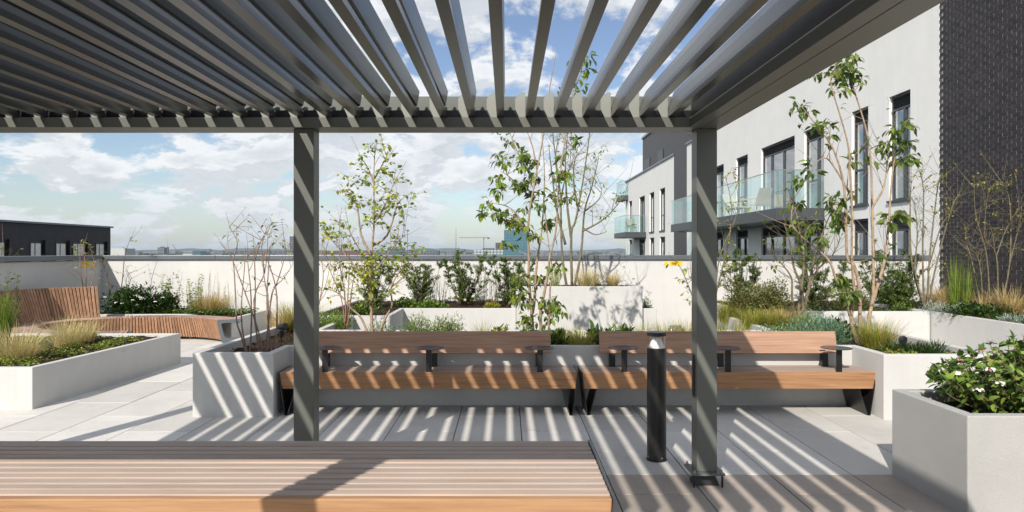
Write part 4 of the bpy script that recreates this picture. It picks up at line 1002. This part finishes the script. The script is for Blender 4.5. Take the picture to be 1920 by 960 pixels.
# --- big tree on the right with pale trunks
z = lambda *p: Z8(p, 2.4, 1450, 80)
q = lambda *p: Z8(p, 4.8, 1280, 480)
cl = z((385,60),(300,120),(330,100),(310,90),(270,165),(350,170),(400,180),(310,230),(290,150),(350,130),(200,150),(120,320),(130,285),(200,390),(260,365),(190,550),(590,380),(560,400),(540,440),(620,450),(600,480),(640,500),(630,530),(580,430),(510,460),(570,540),(340,510),(600,770),(560,780),(520,820),(270,730),(290,790),(310,820),(250,840),(260,760),(150,840),(110,830),(120,730),(140,620),(340,690),(280,720),(300,760))
cl += q((1420,260),(1440,330),(1470,370),(1400,200),(1460,400),(1440,230))
tree('multi_stem_tree','tall multi-stemmed tree with pale trunks at the right end of the right bench','tree',8.15,
 [q((1590,735),(1520,600),(1530,450),(1540,300),(1525,0))+z((355,780),(345,560),(330,430),(260,190),(270,150)), q((1640,735),(1680,550),(1715,350),(1715,0))+z((445,750),(440,560),(420,400),(360,200),(340,110)), q((1695,450),(1760,250),(1825,0))+z((520,800),(535,600),(560,430)), q((1600,700),(1590,300),(1540,80),(1480,0))+z((320,660),(270,480),(200,380),(130,290)),
  q((1510,540),(1460,360),(1380,210),(1300,20))+z((90,830),(95,700)), z((445,740),(500,640),(520,450)), z((355,700),(300,600),(240,520),(190,540))],
 [p+(15,) for p in cl], .092,.50,pl('ol md lt md lt ol'),'bark_pale',r0=.024,soil=.545,twigs=46,spread=.13,droop=.55,down=1.0,z_off=.3,twl=(.2,.7))
tree('multi_stem_tree','small grey-green stemmed tree left of the pale trunked tree','tree',10.2,
 [q((1010,545),(985,350),(980,200),(900,80))+[(1450,480)], q((1090,530),(1110,400),(1150,200),(1190,0))+[(1545,430),(1560,395)], q((1020,540),(1080,200),(1090,0))+[(1500,430),(1490,390)], q((1085,530),(1075,300),(1000,100))+[(1480,450),(1470,420)], [(1511,563),(1530,510),(1560,480),(1575,450)]],
 [(1520,420,8),(1530,430,7),(1480,432,6),(1500,460,6),(1465,490,6),(1455,498,5),(1540,400,4),(1475,410,4),(1512,445,6),(1550,460,4)], .075,.45,pl('md lt gg ol'),'bark_grey',r0=.026,soil=.545,twigs=60,z_off=.45,twl=(.25,.8),down=.6)
tree('sapling','yellow-green sapling half hidden by the right post','tree',9.5,
 [[(1325,610),(1300,560),(1280,510),(1262,480)],[(1327,612),(1345,540),(1365,460),(1372,390),(1360,330)],[(1328,610),(1340,560),(1350,480),(1382,400),(1380,340)],[(1326,610),(1300,540),(1293,480)]],
 [(1262,492,6),(1285,505,6),(1275,525,6),(1290,545,6),(1280,562,5),(1295,520,6),(1355,335,7),(1375,330,7),(1382,348,6),(1362,390,6),(1380,380,7),(1352,420,6),(1375,425,6),(1366,445,6),(1356,470,6),(1366,505,6),(1352,525,6),(1385,520,6),(1390,495,4)], .06,.6,pl('gg lt gg yl'),'bark_grey',r0=.014,twigs=16,soil=.545,droop=.2,down=.25)
z = lambda *p: Z8(p, 3.0, 1680, 280)
def haze_clusters(x0,x1,y0,y1,n,k,seed):
    r_ = random.Random(seed); return [(r_.uniform(x0,x1), y0+(y1-y0)*r_.random()**1.3, k) for _ in range(n)]
tree('multi_stem_tree','slender nearly bare tree where the brick wall meets the white building','tree',12.3,
 [z((160,870),(150,600),(155,240),(130,120)), z((175,870),(190,600),(240,180),(270,150)), z((165,870),(90,640),(80,300),(90,160)), z((180,870),(215,700),(310,340),(360,250)), z((170,870),(110,700),(120,480),(105,300)), z((190,640),(260,420),(330,350))],
 [p+(6,) for p in z((155,215),(180,200),(105,150),(270,155),(265,190),(250,330),(320,270),(340,300),(225,200),(100,270),(140,110))]+haze_clusters(1700,1790,320,520,18,3,3), .05,.5,pl('gd yl ol lt'),'bark_grey',r0=.020,soil=.60,twigs=90,z_off=.5,twl=(.2,.7),spread=.12)
tree('multi_stem_tree','twiggy tree with sparse yellowing leaves against the dark brick wall','tree',11.6,
 [z((530,880),(510,600),(450,380),(440,200)), z((490,880),(430,640),(400,540),(385,420)), z((495,870),(470,640),(420,560)), z((575,880),(565,600),(500,500),(510,300)), z((580,880),(640,640),(640,300),(600,190)), z((565,600),(620,450),(690,330)), z((640,640),(680,480),(700,420))],
 [p+(8,) for p in z((510,180),(540,190),(640,180),(520,230),(620,280),(520,360),(560,370),(530,440),(385,430),(370,580),(690,370),(590,470),(650,460),(480,150),(590,190))]+haze_clusters(1800,1925,320,500,26,3,4), .048,.55,pl('gd ol ol lt'),'bark_grey',r0=.015,soil=.60,twigs=80,z_off=.5,twl=(.2,.75),spread=.14)

# --- evergreen shrubs along the back parapet
ev2 = pl('md ol gr lt md ol')
for px, d, h, w, n, lab in ((700,12.6,1.05,.75,1500,'grey-green evergreen shrub behind the yellow-green tree trunk'),(788,13.2,1.05,.85,1500,'loose evergreen shrub, first right of the yellow-green tree'),(868,13.1,1.28,.95,1900,'tallest loose evergreen shrub in the middle of the back planter'),(955,13.0,1.20,.95,1900,'loose evergreen shrub left of the multi-stemmed tree')):
    shrub('evergreen_shrub', lab, 'shrub', (px-950)/1280*d, d, .60, h, w, int(n*6.5), .031,.58, ev2, nst=16, group='evergreen shrubs along the back parapet', flare=.95, narrow=.10)
for px, d, h, w, n, lab in ((1390,12.6,1.15,.95,1700,'evergreen shrub rising behind the variegated bushes'),(1525,13.0,1.3,1.1,2000,'evergreen shrub behind the small grey-green tree'),(1660,13.0,1.35,1.0,1900,'evergreen shrub right of the pale trunks below the parapet'),(1690,12.4,.75,.9,2200,'dense dark evergreen bush in the corner by the brick wall')):
    shrub('evergreen_shrub', lab, 'shrub', (px-950)/1280*d, d, .60, h, w, int(n*6.0), .033,.55, ev2, nst=16, group='evergreen shrubs on the right', flare=.95, narrow=.08)
# variegated bushes
for px, py, d, rx, h, n, lab in ((1408,585,10.7,.46,.62,7000,'left variegated cream and green bush'),(1460,585,10.9,.46,.70,7500,'right variegated cream and green bush'),(1585,585,12.2,.40,.50,5000,'round variegated bush left of the pale trunks')):
    mound('variegated_bush', lab, 'shrub', (px-950)/1280*d, d, .585, rx, .40, h, n, .034,.58, pl('vr vr2 ol md vr2'), shell=.25, lobes=11)
# dark leafy shrubs with white flowers
def flower_heads(root, pts, r=.035, mat='petal'):
    for (x,y,z_) in pts:
        mb = MB((x,y,z_))
        for k in range(22):
            n_ = Vector((rng.normal(), rng.normal(), abs(rng.normal())+.25)).normalized(); c = Vector((x,y,z_))+Vector((n_.x*r, n_.y*r, n_.z*r*.55)); s = .010*r/.035
            u_ = n_.orthogonal().normalized(); w_ = n_.cross(u_)
            mb.add([c+(u_*math.cos(b_)+w_*math.sin(b_))*s+n_*.002*(-1)**i for i, b_ in enumerate([j*1.2566 for j in range(5)])],[(0,1,2,3,4)])
        mb.build('flower', M[mat], root)
M['petal'] = mat_simple('white_petal', (.80,.76,.72), .7)
M['petal_pink'] = mat_simple('dusky_pink_bud', (.42,.22,.19), .7)
for px, d, rx, h, n, fl, lab in ((225,13.75,.36,.55,1300,3,'dark leafy bush at the end of the curved bench backrest'),(262,13.7,.42,.62,1700,6,'dark leafy bush with white flowers behind the curved bench'),(305,13.8,.34,.52,1200,2,'dark leafy bush right of the flowering bush')):
    x = (px-950)/1280*d
    r_ = mound('flowering_bush', lab, 'shrub', x, d, .39, rx, .38, h, n, .075,.5, pl('dg dk md dk'), lmat='leaf_gloss', shell=.3, lobes=7, big=True)
    flower_heads(r_, [(x+rng.uniform(-.14,.22), d-.26-.06*rng.random(), .39+h*rng.uniform(.35,.7)) for _ in range(fl)], .032)
# the big flowering shrub in the right foreground planter: built of leafy shoots
def viburnum(label, x, y, z_, rx, ry, h, shoots, L, fl, bud):
    root = empty('flowering_shrub', (x,y,z_)); tag(root, label, 'shrub'); tk = MB((x,y,z_)); pos = []; dr = []; tips = []
    rr = random.Random(3)
    for s in range(shoots):
        a = rr.uniform(0,6.283); u = math.sqrt(rr.random()); e = Vector((x+rx*u*math.cos(a), y+ry*u*math.sin(a), z_+h*(1-.55*u*u)*rr.uniform(.55,1.0)+.02))
        b = Vector((x+rx*.35*u*math.cos(a), y+ry*.35*u*math.sin(a), z_-.03)); pts = bez(b,e,(.1*math.cos(a)*u,.1*math.sin(a)*u,-.02),7)
        tk.tube(pts,[.004*(1-.7*i/7)+.001 for i in range(8)],5,False)
        npair = rr.randint(6,9)
        for k in range(npair):
            t = .22+.78*k/(npair-1); p = at_path(pts,t); ax = (at_path(pts,min(1,t+.05))-at_path(pts,max(0,t-.05))).normalized()
            ph = k*1.57+s; uu = ax.orthogonal().normalized(); ww = ax.cross(uu)
            for sg in (0,math.pi):
                v = uu*math.cos(ph+sg)+ww*math.sin(ph+sg); pos.append(tuple(p)); dr.append(tuple(v*.9+ax*.35+Vector((0,0,rr.uniform(-.25,.25)))))
        tips.append(tuple(e))
        for k in range(3): pos.append(tuple(e)); dr.append((rr.gauss(0,.6),rr.gauss(0,.6),.9))
    tk.build('stems', M['bark_pink'], root, smooth=True)
    leaves('foliage', np.array(pos), np.array(dr), L, .48, pl('md lt lt md dk'), M['leaf_gloss'], root, True, .3)
    rr.shuffle(tips); up_ = sorted(tips, key=lambda t: -t[2])
    near_ = lambda a,b,d_: min(tips, key=lambda t: (Vector(t)-P(a,b,d_)).length)
    flower_heads(root, [near_(*q_) for q_ in fl], .036); flower_heads(root, [near_(*q_) for q_ in bud]+tips[:5], .024, 'petal_pink')
    return root
viburnum('large glossy green flowering shrub in the right foreground planter', 3.70, 4.68, .56, .76, .42, .50, 300, .064, [(1845,754,4.34),(1830,685,4.45),(1797,674,4.55),(1880,742,4.36)], [(1843,678,4.5),(1793,627,4.7),(1847,721,4.4),(1853,651,4.55)])
viburnum('second half of glossy flowering shrub at the right picture edge', 4.45, 4.66, .56, .55, .40, .48, 170, .064, [(1910,754,4.32)], [(1890,654,4.5),(1905,640,4.6)])

# --- grasses
straw = pl('st st3 st3 st gg'); gold = pl('gg gd lt st gg'); tan = pl('st st2 gd st3 st')
gl = [(35,635,7.9,.40,.62,1300,straw,'large pale dry grass tuft at the left edge'),(125,620,8.9,.42,.55,1000,straw,'pale dry grass tuft in front of the curved bench seat'),(160,612,9.4,.30,.4,500,straw,'smaller dry grass tuft behind the pale tuft'),
      (395,580,13.9,.45,.5,900,tan,'dry golden grass behind the curved bench end'),(415,575,14.0,.40,.42,600,straw,'pale grass beside the golden grass at the parapet'),(375,578,14.0,.36,.4,500,tan,'thin golden grass left of the parapet grasses'),
      (545,612,9.6,.42,.4,700,gold,'yellow-green grass left of the left post'),(575,605,9.9,.40,.4,600,gold,'yellow-green grass hidden partly by the left post'),(520,620,9.3,.34,.34,400,tan,'tan grass among the bare shrub stems'),
      (1083,638,7.55,.28,.34,700,gold,'bright yellow-green grass tuft between the two benches'),(1060,640,7.7,.22,.34,200,tan,'tan grass blades beside the bright tuft'),
      (905,615,8.2,.30,.26,200,gold,'thin grass tuft left of the multi-stemmed tree'),(1205,617,8.2,.28,.26,300,gold,'small grass tuft behind the bollard, left'),(1245,617,8.2,.30,.3,320,gold,'small grass tuft behind the bollard, right'),(1287,614,8.3,.30,.36,420,gold,'grass tuft left of the right post'),(1345,617,8.3,.32,.26,300,gold,'grass tuft just right of the right post'),(1388,618,8.2,.32,.26,320,gold,'grass tuft behind the right backrest'),
      (1415,598,9.6,.31,.45,1100,gold,'golden grass clump below the variegated bushes, left'),(1445,600,9.5,.30,.45,1100,gold,'golden grass clump below the variegated bushes, middle'),(1470,602,9.6,.32,.45,1100,tan,'rusty grass clump below the variegated bushes, right'),(1362,585,10.6,.36,.36,700,gold,'golden grass clump behind the right post'),(1505,605,9.4,.24,.36,300,tan,'tan grass by the small tree trunk'),
      (1640,645,7.75,.36,.46,1000,gold,'large arching yellow-green grass at the foot of the pale trunks'),(1660,640,7.9,.36,.4,300,straw,'pale arching grass behind the yellow-green grass'),
      (1770,560,12.2,.50,.42,600,tan,'rusty grass by the brick wall corner'),(1895,585,10.9,.50,.5,800,tan,'rusty grass at the right picture edge'),(1845,580,11.3,.40,.4,300,tan,'thin rusty grass along the brick wall'),(1750,560,12.9,.40,.4,400,tan,'tan grass behind the slender tree'),
      (1095,530,12.5,.38,.42,500,straw,'straw grass in the raised planter, left'),(1112,530,12.45,.40,.35,400,straw,'straw grass in the raised planter, middle'),(1148,530,12.5,.34,.34,400,tan,'straw grass in the raised planter, right'),(1040,530,12.5,.55,.3,120,pl('gg lt st'),'tall thin green grass left in the raised planter')]
def soil_z(px, d):
    x = (px-950)/1280*d
    if d > 12.1 and .17 < x < 2.39: return .99
    if x < -4.8: return .39 if d > 11 else .41
    return .55 if d < 11 and x < 4.9 else .60
for px, py, d, L, sp, n, pal_, lab in gl:
    grass('grass_tuft', lab, 'grass', (px-950)/1280*d, d, soil_z(px,d), int(n*(.6 if pal_ is straw else .8)), L*1.12, sp*.9, pal_, 'ornamental grass tufts', width=.0045 if d < 9 else .006, arch=.55)
# upright rush-like green clumps
for px, d, L, n, lab in ((5,8.6,.75,420,'tall upright green rush at the left picture edge'),(1790,11.9,1.05,160,'tall upright green stems against the brick wall, left'),(1812,11.8,.95,140,'tall upright green stems against the brick wall, right')):
    grass('upright_rush', lab, 'grass', (px-950)/1280*d, d, soil_z(px,d), n, L, .22, pl('gg md lt'), width=.008, arch=.12)
# --- airy perennials on thin stems
def perennial(label, px, d, h, w, n, pal_, bark='bark_grey', L=.035, lmat='leaf', lw=.5):
    x = (px-950)/1280*d; z_ = soil_z(px,d); rr = random.Random(px)
    root = empty('perennial', (x,d,z_)); tag(root, label, 'plant'); tk = MB((x,d,z_)); pos = []; dr = []
    for s in range(n):
        b = Vector((x+rr.uniform(-w,w)*.5, d+rr.uniform(-w,w)*.4, z_-.02)); e = b+Vector((rr.uniform(-.10,.10),rr.uniform(-.1,.1),h*rr.uniform(.6,1.05)))
        pts = bez(b,e,(rr.uniform(-.04,.04),0,0),6); tk.tube(pts,[.0035,.0033,.003,.0026,.0022,.0018,.0013],4,False)
        for k in range(20):
            t = rr.uniform(.1,1); pos.append(tuple(at_path(pts,t))); dr.append((rr.gauss(0,1),rr.gauss(0,1),rr.uniform(-.2,.7)))
    tk.build('stems', M[bark], root); leaves('foliage', np.array(pos), np.array(dr), L, lw, pal_, M[lmat], root, False, .25)
perennial('airy pale green perennial behind the flowering bush',318,13.9,.85,.35,18,pl('lt gg md'),L=.062)
perennial('airy pale green perennial left of the dry grasses',362,13.95,.80,.40,20,pl('lt gg lt'),L=.058)
perennial('wispy dry stems against the parapet behind the grasses',400,14.1,.85,.5,12,pl('st lt st2'),'bark_grey',.025)
perennial('leafy stems in front of the shaded parapet at the left edge',12,11.0,.95,.35,16,pl('md lt dk'),L=.06)
perennial('leafy green stems above the curved bench backrest',85,13.5,.85,.5,20,pl('md lt gg'),L=.06)
perennial('silvery wispy plant left of the tallest evergreen shrub',822,13.9,.55,.35,22,pl('si si gr'),L=.028)
perennial('silvery wispy plant right of the tallest evergreen shrub',912,13.8,.75,.45,30,pl('si si gr'),L=.028)
tree('sapling','thin sapling in front of the shaded parapet beside the yellow sign','tree',13.4,[[(157,560),(155,530),(150,500),(152,450)],[(158,560),(162,520),(158,480),(160,452)],[(160,560),(172,530),(178,500),(172,475)]],[(160,452,6),(150,460,5),(140,475,5),(168,470,5),(148,478,6),(133,462,4),(175,490,4)],.07,.4,pl('lt gg md'),'bark_pink',r0=.014,soil=.40,twigs=14)
tree('sapling','thin bare sapling at the wall corner','tree',13.9,[[(225,560),(230,520),(234,480),(245,445)],[(206,560),(203,525),(196,500),(205,480)],[(238,560),(243,530),(246,520),(236,505)]],[(244,450,6),(232,465,3),(205,505,3),(198,530,3)],.06,.4,pl('lt gg'),'bark_dark',r0=.014,soil=.40,twigs=10)
tree('sapling','sapling with few leaves at the left picture edge','tree',12.2,[[(5,600),(8,540),(2,490),(6,455)],[(3,600),(-8,540),(12,500)]],[(4,462,5),(10,500,5),(-4,480,5)],.07,.4,pl('lt gg md'),'bark_pink',r0=.014,soil=.40,twigs=8)
# --- herbs and mounds
hb = [(775,615,8.35,.22,.16,.36,1300,.045,.22,pl('gr lt gg gr'),'grey-green herb mound right of the yellow-green tree'),(818,615,8.35,.2,.16,.33,1100,.045,.22,pl('gr gg lt'),'grey-green herb mound, second from the yellow-green tree'),(852,615,8.35,.2,.15,.37,1200,.045,.22,pl('gr lt gg'),'grey-green herb mound, third from the yellow-green tree'),
 (715,615,8.4,.2,.15,.30,700,.05,.2,pl('gr bl lt'),'small herb mound at the foot of the yellow-green tree'),(610,590,9.8,.34,.3,.28,1600,.05,.25,pl('lt gg gr lt'),'pale green leafy mound right of the left post'),(640,592,9.7,.24,.22,.24,900,.05,.25,pl('lt gg gr'),'pale green leafy mound left of the yellow-green trunk'),
 (1500,622,7.95,.62,.24,.26,3000,.055,.2,pl('bl gr bl lt'),'long blue-green spurge mound behind the right backrest'),(1545,615,8.0,.30,.32,.36,1900,.06,.2,pl('bl gr bl'),'tall blue-green spurge mound at the backrest end'),(1520,600,9.0,.34,.3,.34,1700,.055,.22,pl('bl gr lt'),'blue-green mound behind the spurge'),
 (1590,615,8.6,.24,.22,.26,700,.06,.5,pl('dk dg md'),'dark leafy bush at the base of the pale trunks'),(1040,640,7.65,.2,.14,.20,150,.11,.42,pl('dk md lt'),'broad-leaved plant left of the bright grass tuft'),(1125,640,7.8,.18,.14,.24,110,.11,.42,pl('dk md'),'broad-leaved plant right of the bright grass tuft'),(1160,618,8.1,.18,.12,.24,110,.10,.45,pl('md dk lt'),'low broad-leaved plant behind the right backrest'),(940,618,8.2,.16,.12,.26,260,.06,.5,pl('md lt gd'),'low leafy plant left of the multi-stemmed tree'),(985,620,8.2,.14,.12,.22,180,.06,.5,pl('md lt'),'low leafy plant at the foot of the multi-stemmed tree'),
 (1700,650,7.2,.34,.2,.13,700,.09,.10,pl('dk md dg'),'dark strap-leaved clump in the right planter'),(1745,655,7.1,.24,.16,.13,420,.09,.10,pl('dk md dg'),'dark strap-leaved clump at the planter corner'),(1690,660,6.98,.24,.12,.08,500,.035,.6,pl('gd lt md'),'low golden-green herb at the planter edge'),
 (1755,575,11.5,.26,.24,.22,900,.05,.16,pl('si bl si'),'silver-grey mound in front of the slender tree'),(1795,578,11.3,.24,.22,.2,900,.05,.16,pl('si si bl'),'silver-grey mound below the upright stems'),(1905,605,9.95,.26,.22,.18,700,.05,.16,pl('si bl'),'silver-grey mound at the right picture edge'),(1850,590,10.9,.6,.4,.24,2200,.05,.6,pl('dk md dg'),'low green leafy mound below the brick wall'),(1690,560,12.0,.2,.15,.16,500,.04,.6,pl('lt md'),'bright green herb at the planter rim'),
 (1128,532,12.4,.42,.2,.09,600,.04,.3,pl('dk md ol'),'low green cushion in the raised planter'),(1210,580,12.7,.1,.3,.2,300,.04,.4,pl('gr md si'),'grey herb in the small stepped planter'),(760,578,12.9,.4,.3,.16,900,.05,.6,pl('md lt dk'),'low green leafy patch left in the back planter'),(812,578,12.7,.3,.25,.13,600,.05,.6,pl('lt md'),'low green leafy patch between the evergreen shrubs'),(690,590,11.3,.3,.25,.2,700,.05,.5,pl('md dk lt'),'leafy clump behind the yellow-green trunk'),(928,577,12.6,.2,.2,.1,300,.05,.4,pl('lt gd'),'small bright herb in the back planter')]
for px, py, d, rx, ry, h, n, L, W, pal_, lab in hb:
    mound('leafy_mound', lab, 'plant', (px-950)/1280*d, d, soil_z(px,d), rx, ry, h, n, L, W, pal_, 'low mounds of planting', shell=.25, lobes=7, upward=.8, big=L>.08)
# --- ground cover sheets
def rect(x0,x1,y0,y1,z_):
    f_ = lambda: (random.uniform(x0,x1), random.uniform(y0,y1), z_); f_.box = (x0-.06,x1+.06,y0-.06,y1+.06); return f_
cover('low green ground cover in the large left planter','ground cover',rect(-6.9,-5.15,7.3,9.9,.40),5200,.030,.75,pl('lt gg md lt md yl'),.08,clump=46)
cover('low green ground cover behind the curved bench','ground cover',rect(-7.6,-5.25,13.55,14.2,.39),2600,.05,.7,pl('md dk lt'),.12,clump=50)
cover('sparse green ground cover in the right planter','ground cover',rect(3.90,4.66,6.92,7.6,.55),500,.04,.6,pl('md gd dk'),.06,clump=14)
cover('creeping green ground cover in the planter along the brick wall','ground cover',rect(7.3,8.0,9.5,13.9,.60),2600,.04,.6,pl('dk md ol'),.09,clump=60)
cover('low ground cover below the parapet on the right','ground cover',rect(4.3,6.9,11.7,12.6,.60),1300,.045,.5,pl('dk md gr'),.1,clump=30)
# trailing strands over the rim of the right planter
for px, L, lab in ((1683,.22,'short trailing strand over the planter rim'),(1707,.36,'longer trailing strand over the planter rim')):
    y = 7.15*1280/(px-950); root = empty('trailing_plant', (7.13,y,.64)); tag(root, lab, 'plant'); tk = MB((7.13,y,.64)); pos = []; dr = []
    for s in range(5):
        pts = [Vector((7.2,y+.05*s-.1,.63)),Vector((7.13,y+.05*s-.1,.65)),Vector((7.11,y+.04*s-.1,.55)),Vector((7.12,y+.04*s-.1+.02,.64-L*random.uniform(.5,1)))]; tk.tube(pts,.003,4,False)
        for k in range(22): t = random.random(); pos.append(tuple(at_path(pts,t))); dr.append((-.5+random.gauss(0,.5),random.gauss(0,1),random.gauss(-.4,.5)))
    tk.build('stems', M['bark_grey'], root); leaves('foliage', np.array(pos), np.array(dr), .03,.6,pl('md lt gr'),M['leaf'],root)
# mulch: bark chips strewn on the soil (uncountable)
def chips(label, x0,x1,y0,y1,z_,n):
    pos = np.stack([rng.uniform(x0,x1,n),rng.uniform(y0,y1,n),np.full(n,z_)+rng.uniform(0,.03,n)],1); dr = rng.normal(size=(n,3))*np.array([1,1,.25])
    o = leaves('bark_mulch', pos, dr, .03,.5,[np.array((.055,.032,.02)),np.array((.035,.022,.015)),np.array((.10,.065,.04))],M['mulch'],None); tag(o,label,'mulch',kind='stuff')
M['mulch'] = mat_leaf('mulch_chip', 0.0, .9, .1)
chips('bark mulch between the two benches',-2.2,3.6,7.42,8.75,.545,3500); chips('bark mulch in the right planter',3.8,4.75,6.8,9.5,.545,1600); chips('bark mulch in the left planter arm',-3.05,-2.45,6.9,10.6,.545,900); chips('bark mulch in the large left planter',-6.5,-5.05,7.2,10,.40,1500); chips('bark mulch in the back planter',-3,.1,12.2,14.3,.605,1500); chips('bark mulch along the brick wall',7.3,8.8,9.3,14.2,.60,1200)
# ------------------------------------------------------------------ garden spotlights
def spot(x, y, z_, rz, label):
    o = empty('garden_spotlight', (x,y,z_), rz); tag(o, label, 'spotlight', 'garden spotlights')
    def pb(n_, m, mat='black', sm=False): q_ = m.build(n_, M[mat], None, smooth=sm); q_.parent = o
    pb('spike', MB().tube([(0,0,-.05),(0,0,.10)], .012, 8)); pb('bracket', MB().box(-.03,.03,-.012,.012,.08,.16))
    pb('head', MB().tube([(0,.05,.20),(0,-.01,.205),(0,-.07,.21)], [.03,.042,.044], 16)); pb('lens', MB().tube([(0,-.0705,.21),(0,-.072,.21)], .036, 16), 'slate')
spot(-2.74, 8.3, .535, R(60), 'black garden spotlight on a spike beside the bare shrub')
spot((1688-950)/1280*7.3, 7.25, .50, R(150), 'black garden spotlight in the right planter by the yellow-green grass')
fx, fy = (1265-950)/1280*8.7, 8.62
o = empty('floodlight', (fx,fy,.60)); tag(o, 'flat grey floodlight lying in the planter behind the bollard', 'floodlight')
MB((fx,fy,.60)).hexa([(fx-.085,fy-.05,.63),(fx+.085,fy-.05,.63),(fx+.085,fy+.06,.65),(fx-.085,fy+.06,.65)],[(fx-.07,fy-.04,.68),(fx+.07,fy-.04,.68),(fx+.075,fy+.05,.72),(fx-.075,fy+.05,.72)]).build('housing', M['galv'], o, bevel=.008)
MB((fx,fy,.60)).box(fx-.10,fx-.088,fy-.01,fy+.02,.58,.68).build('bracket', M['black'], o); MB((fx,fy,.60)).box(fx+.088,fx+.10,fy-.01,fy+.02,.58,.68).build('bracket', M['black'], o)
# ------------------------------------------------------------------ air
hm = bpy.data.materials.new('thin_haze'); hm.use_nodes = True; nt = hm.node_tree
for n_ in list(nt.nodes): nt.nodes.remove(n_)
out = nt.nodes.new('ShaderNodeOutputMaterial'); pv = nt.nodes.new('ShaderNodeVolumePrincipled')
pv.inputs['Color'].default_value = (.70,.82,.95,1); pv.inputs['Density'].default_value = .5/9000; pv.inputs['Anisotropy'].default_value = 0.0
nt.links.new(pv.outputs[0], out.inputs['Volume'])
hz = MB().box(-41000,41000,-41000,41000,-27.2,95).build('haze', hm); tag(hz, 'thin pale haze over the town and hills', 'haze', kind='stuff')
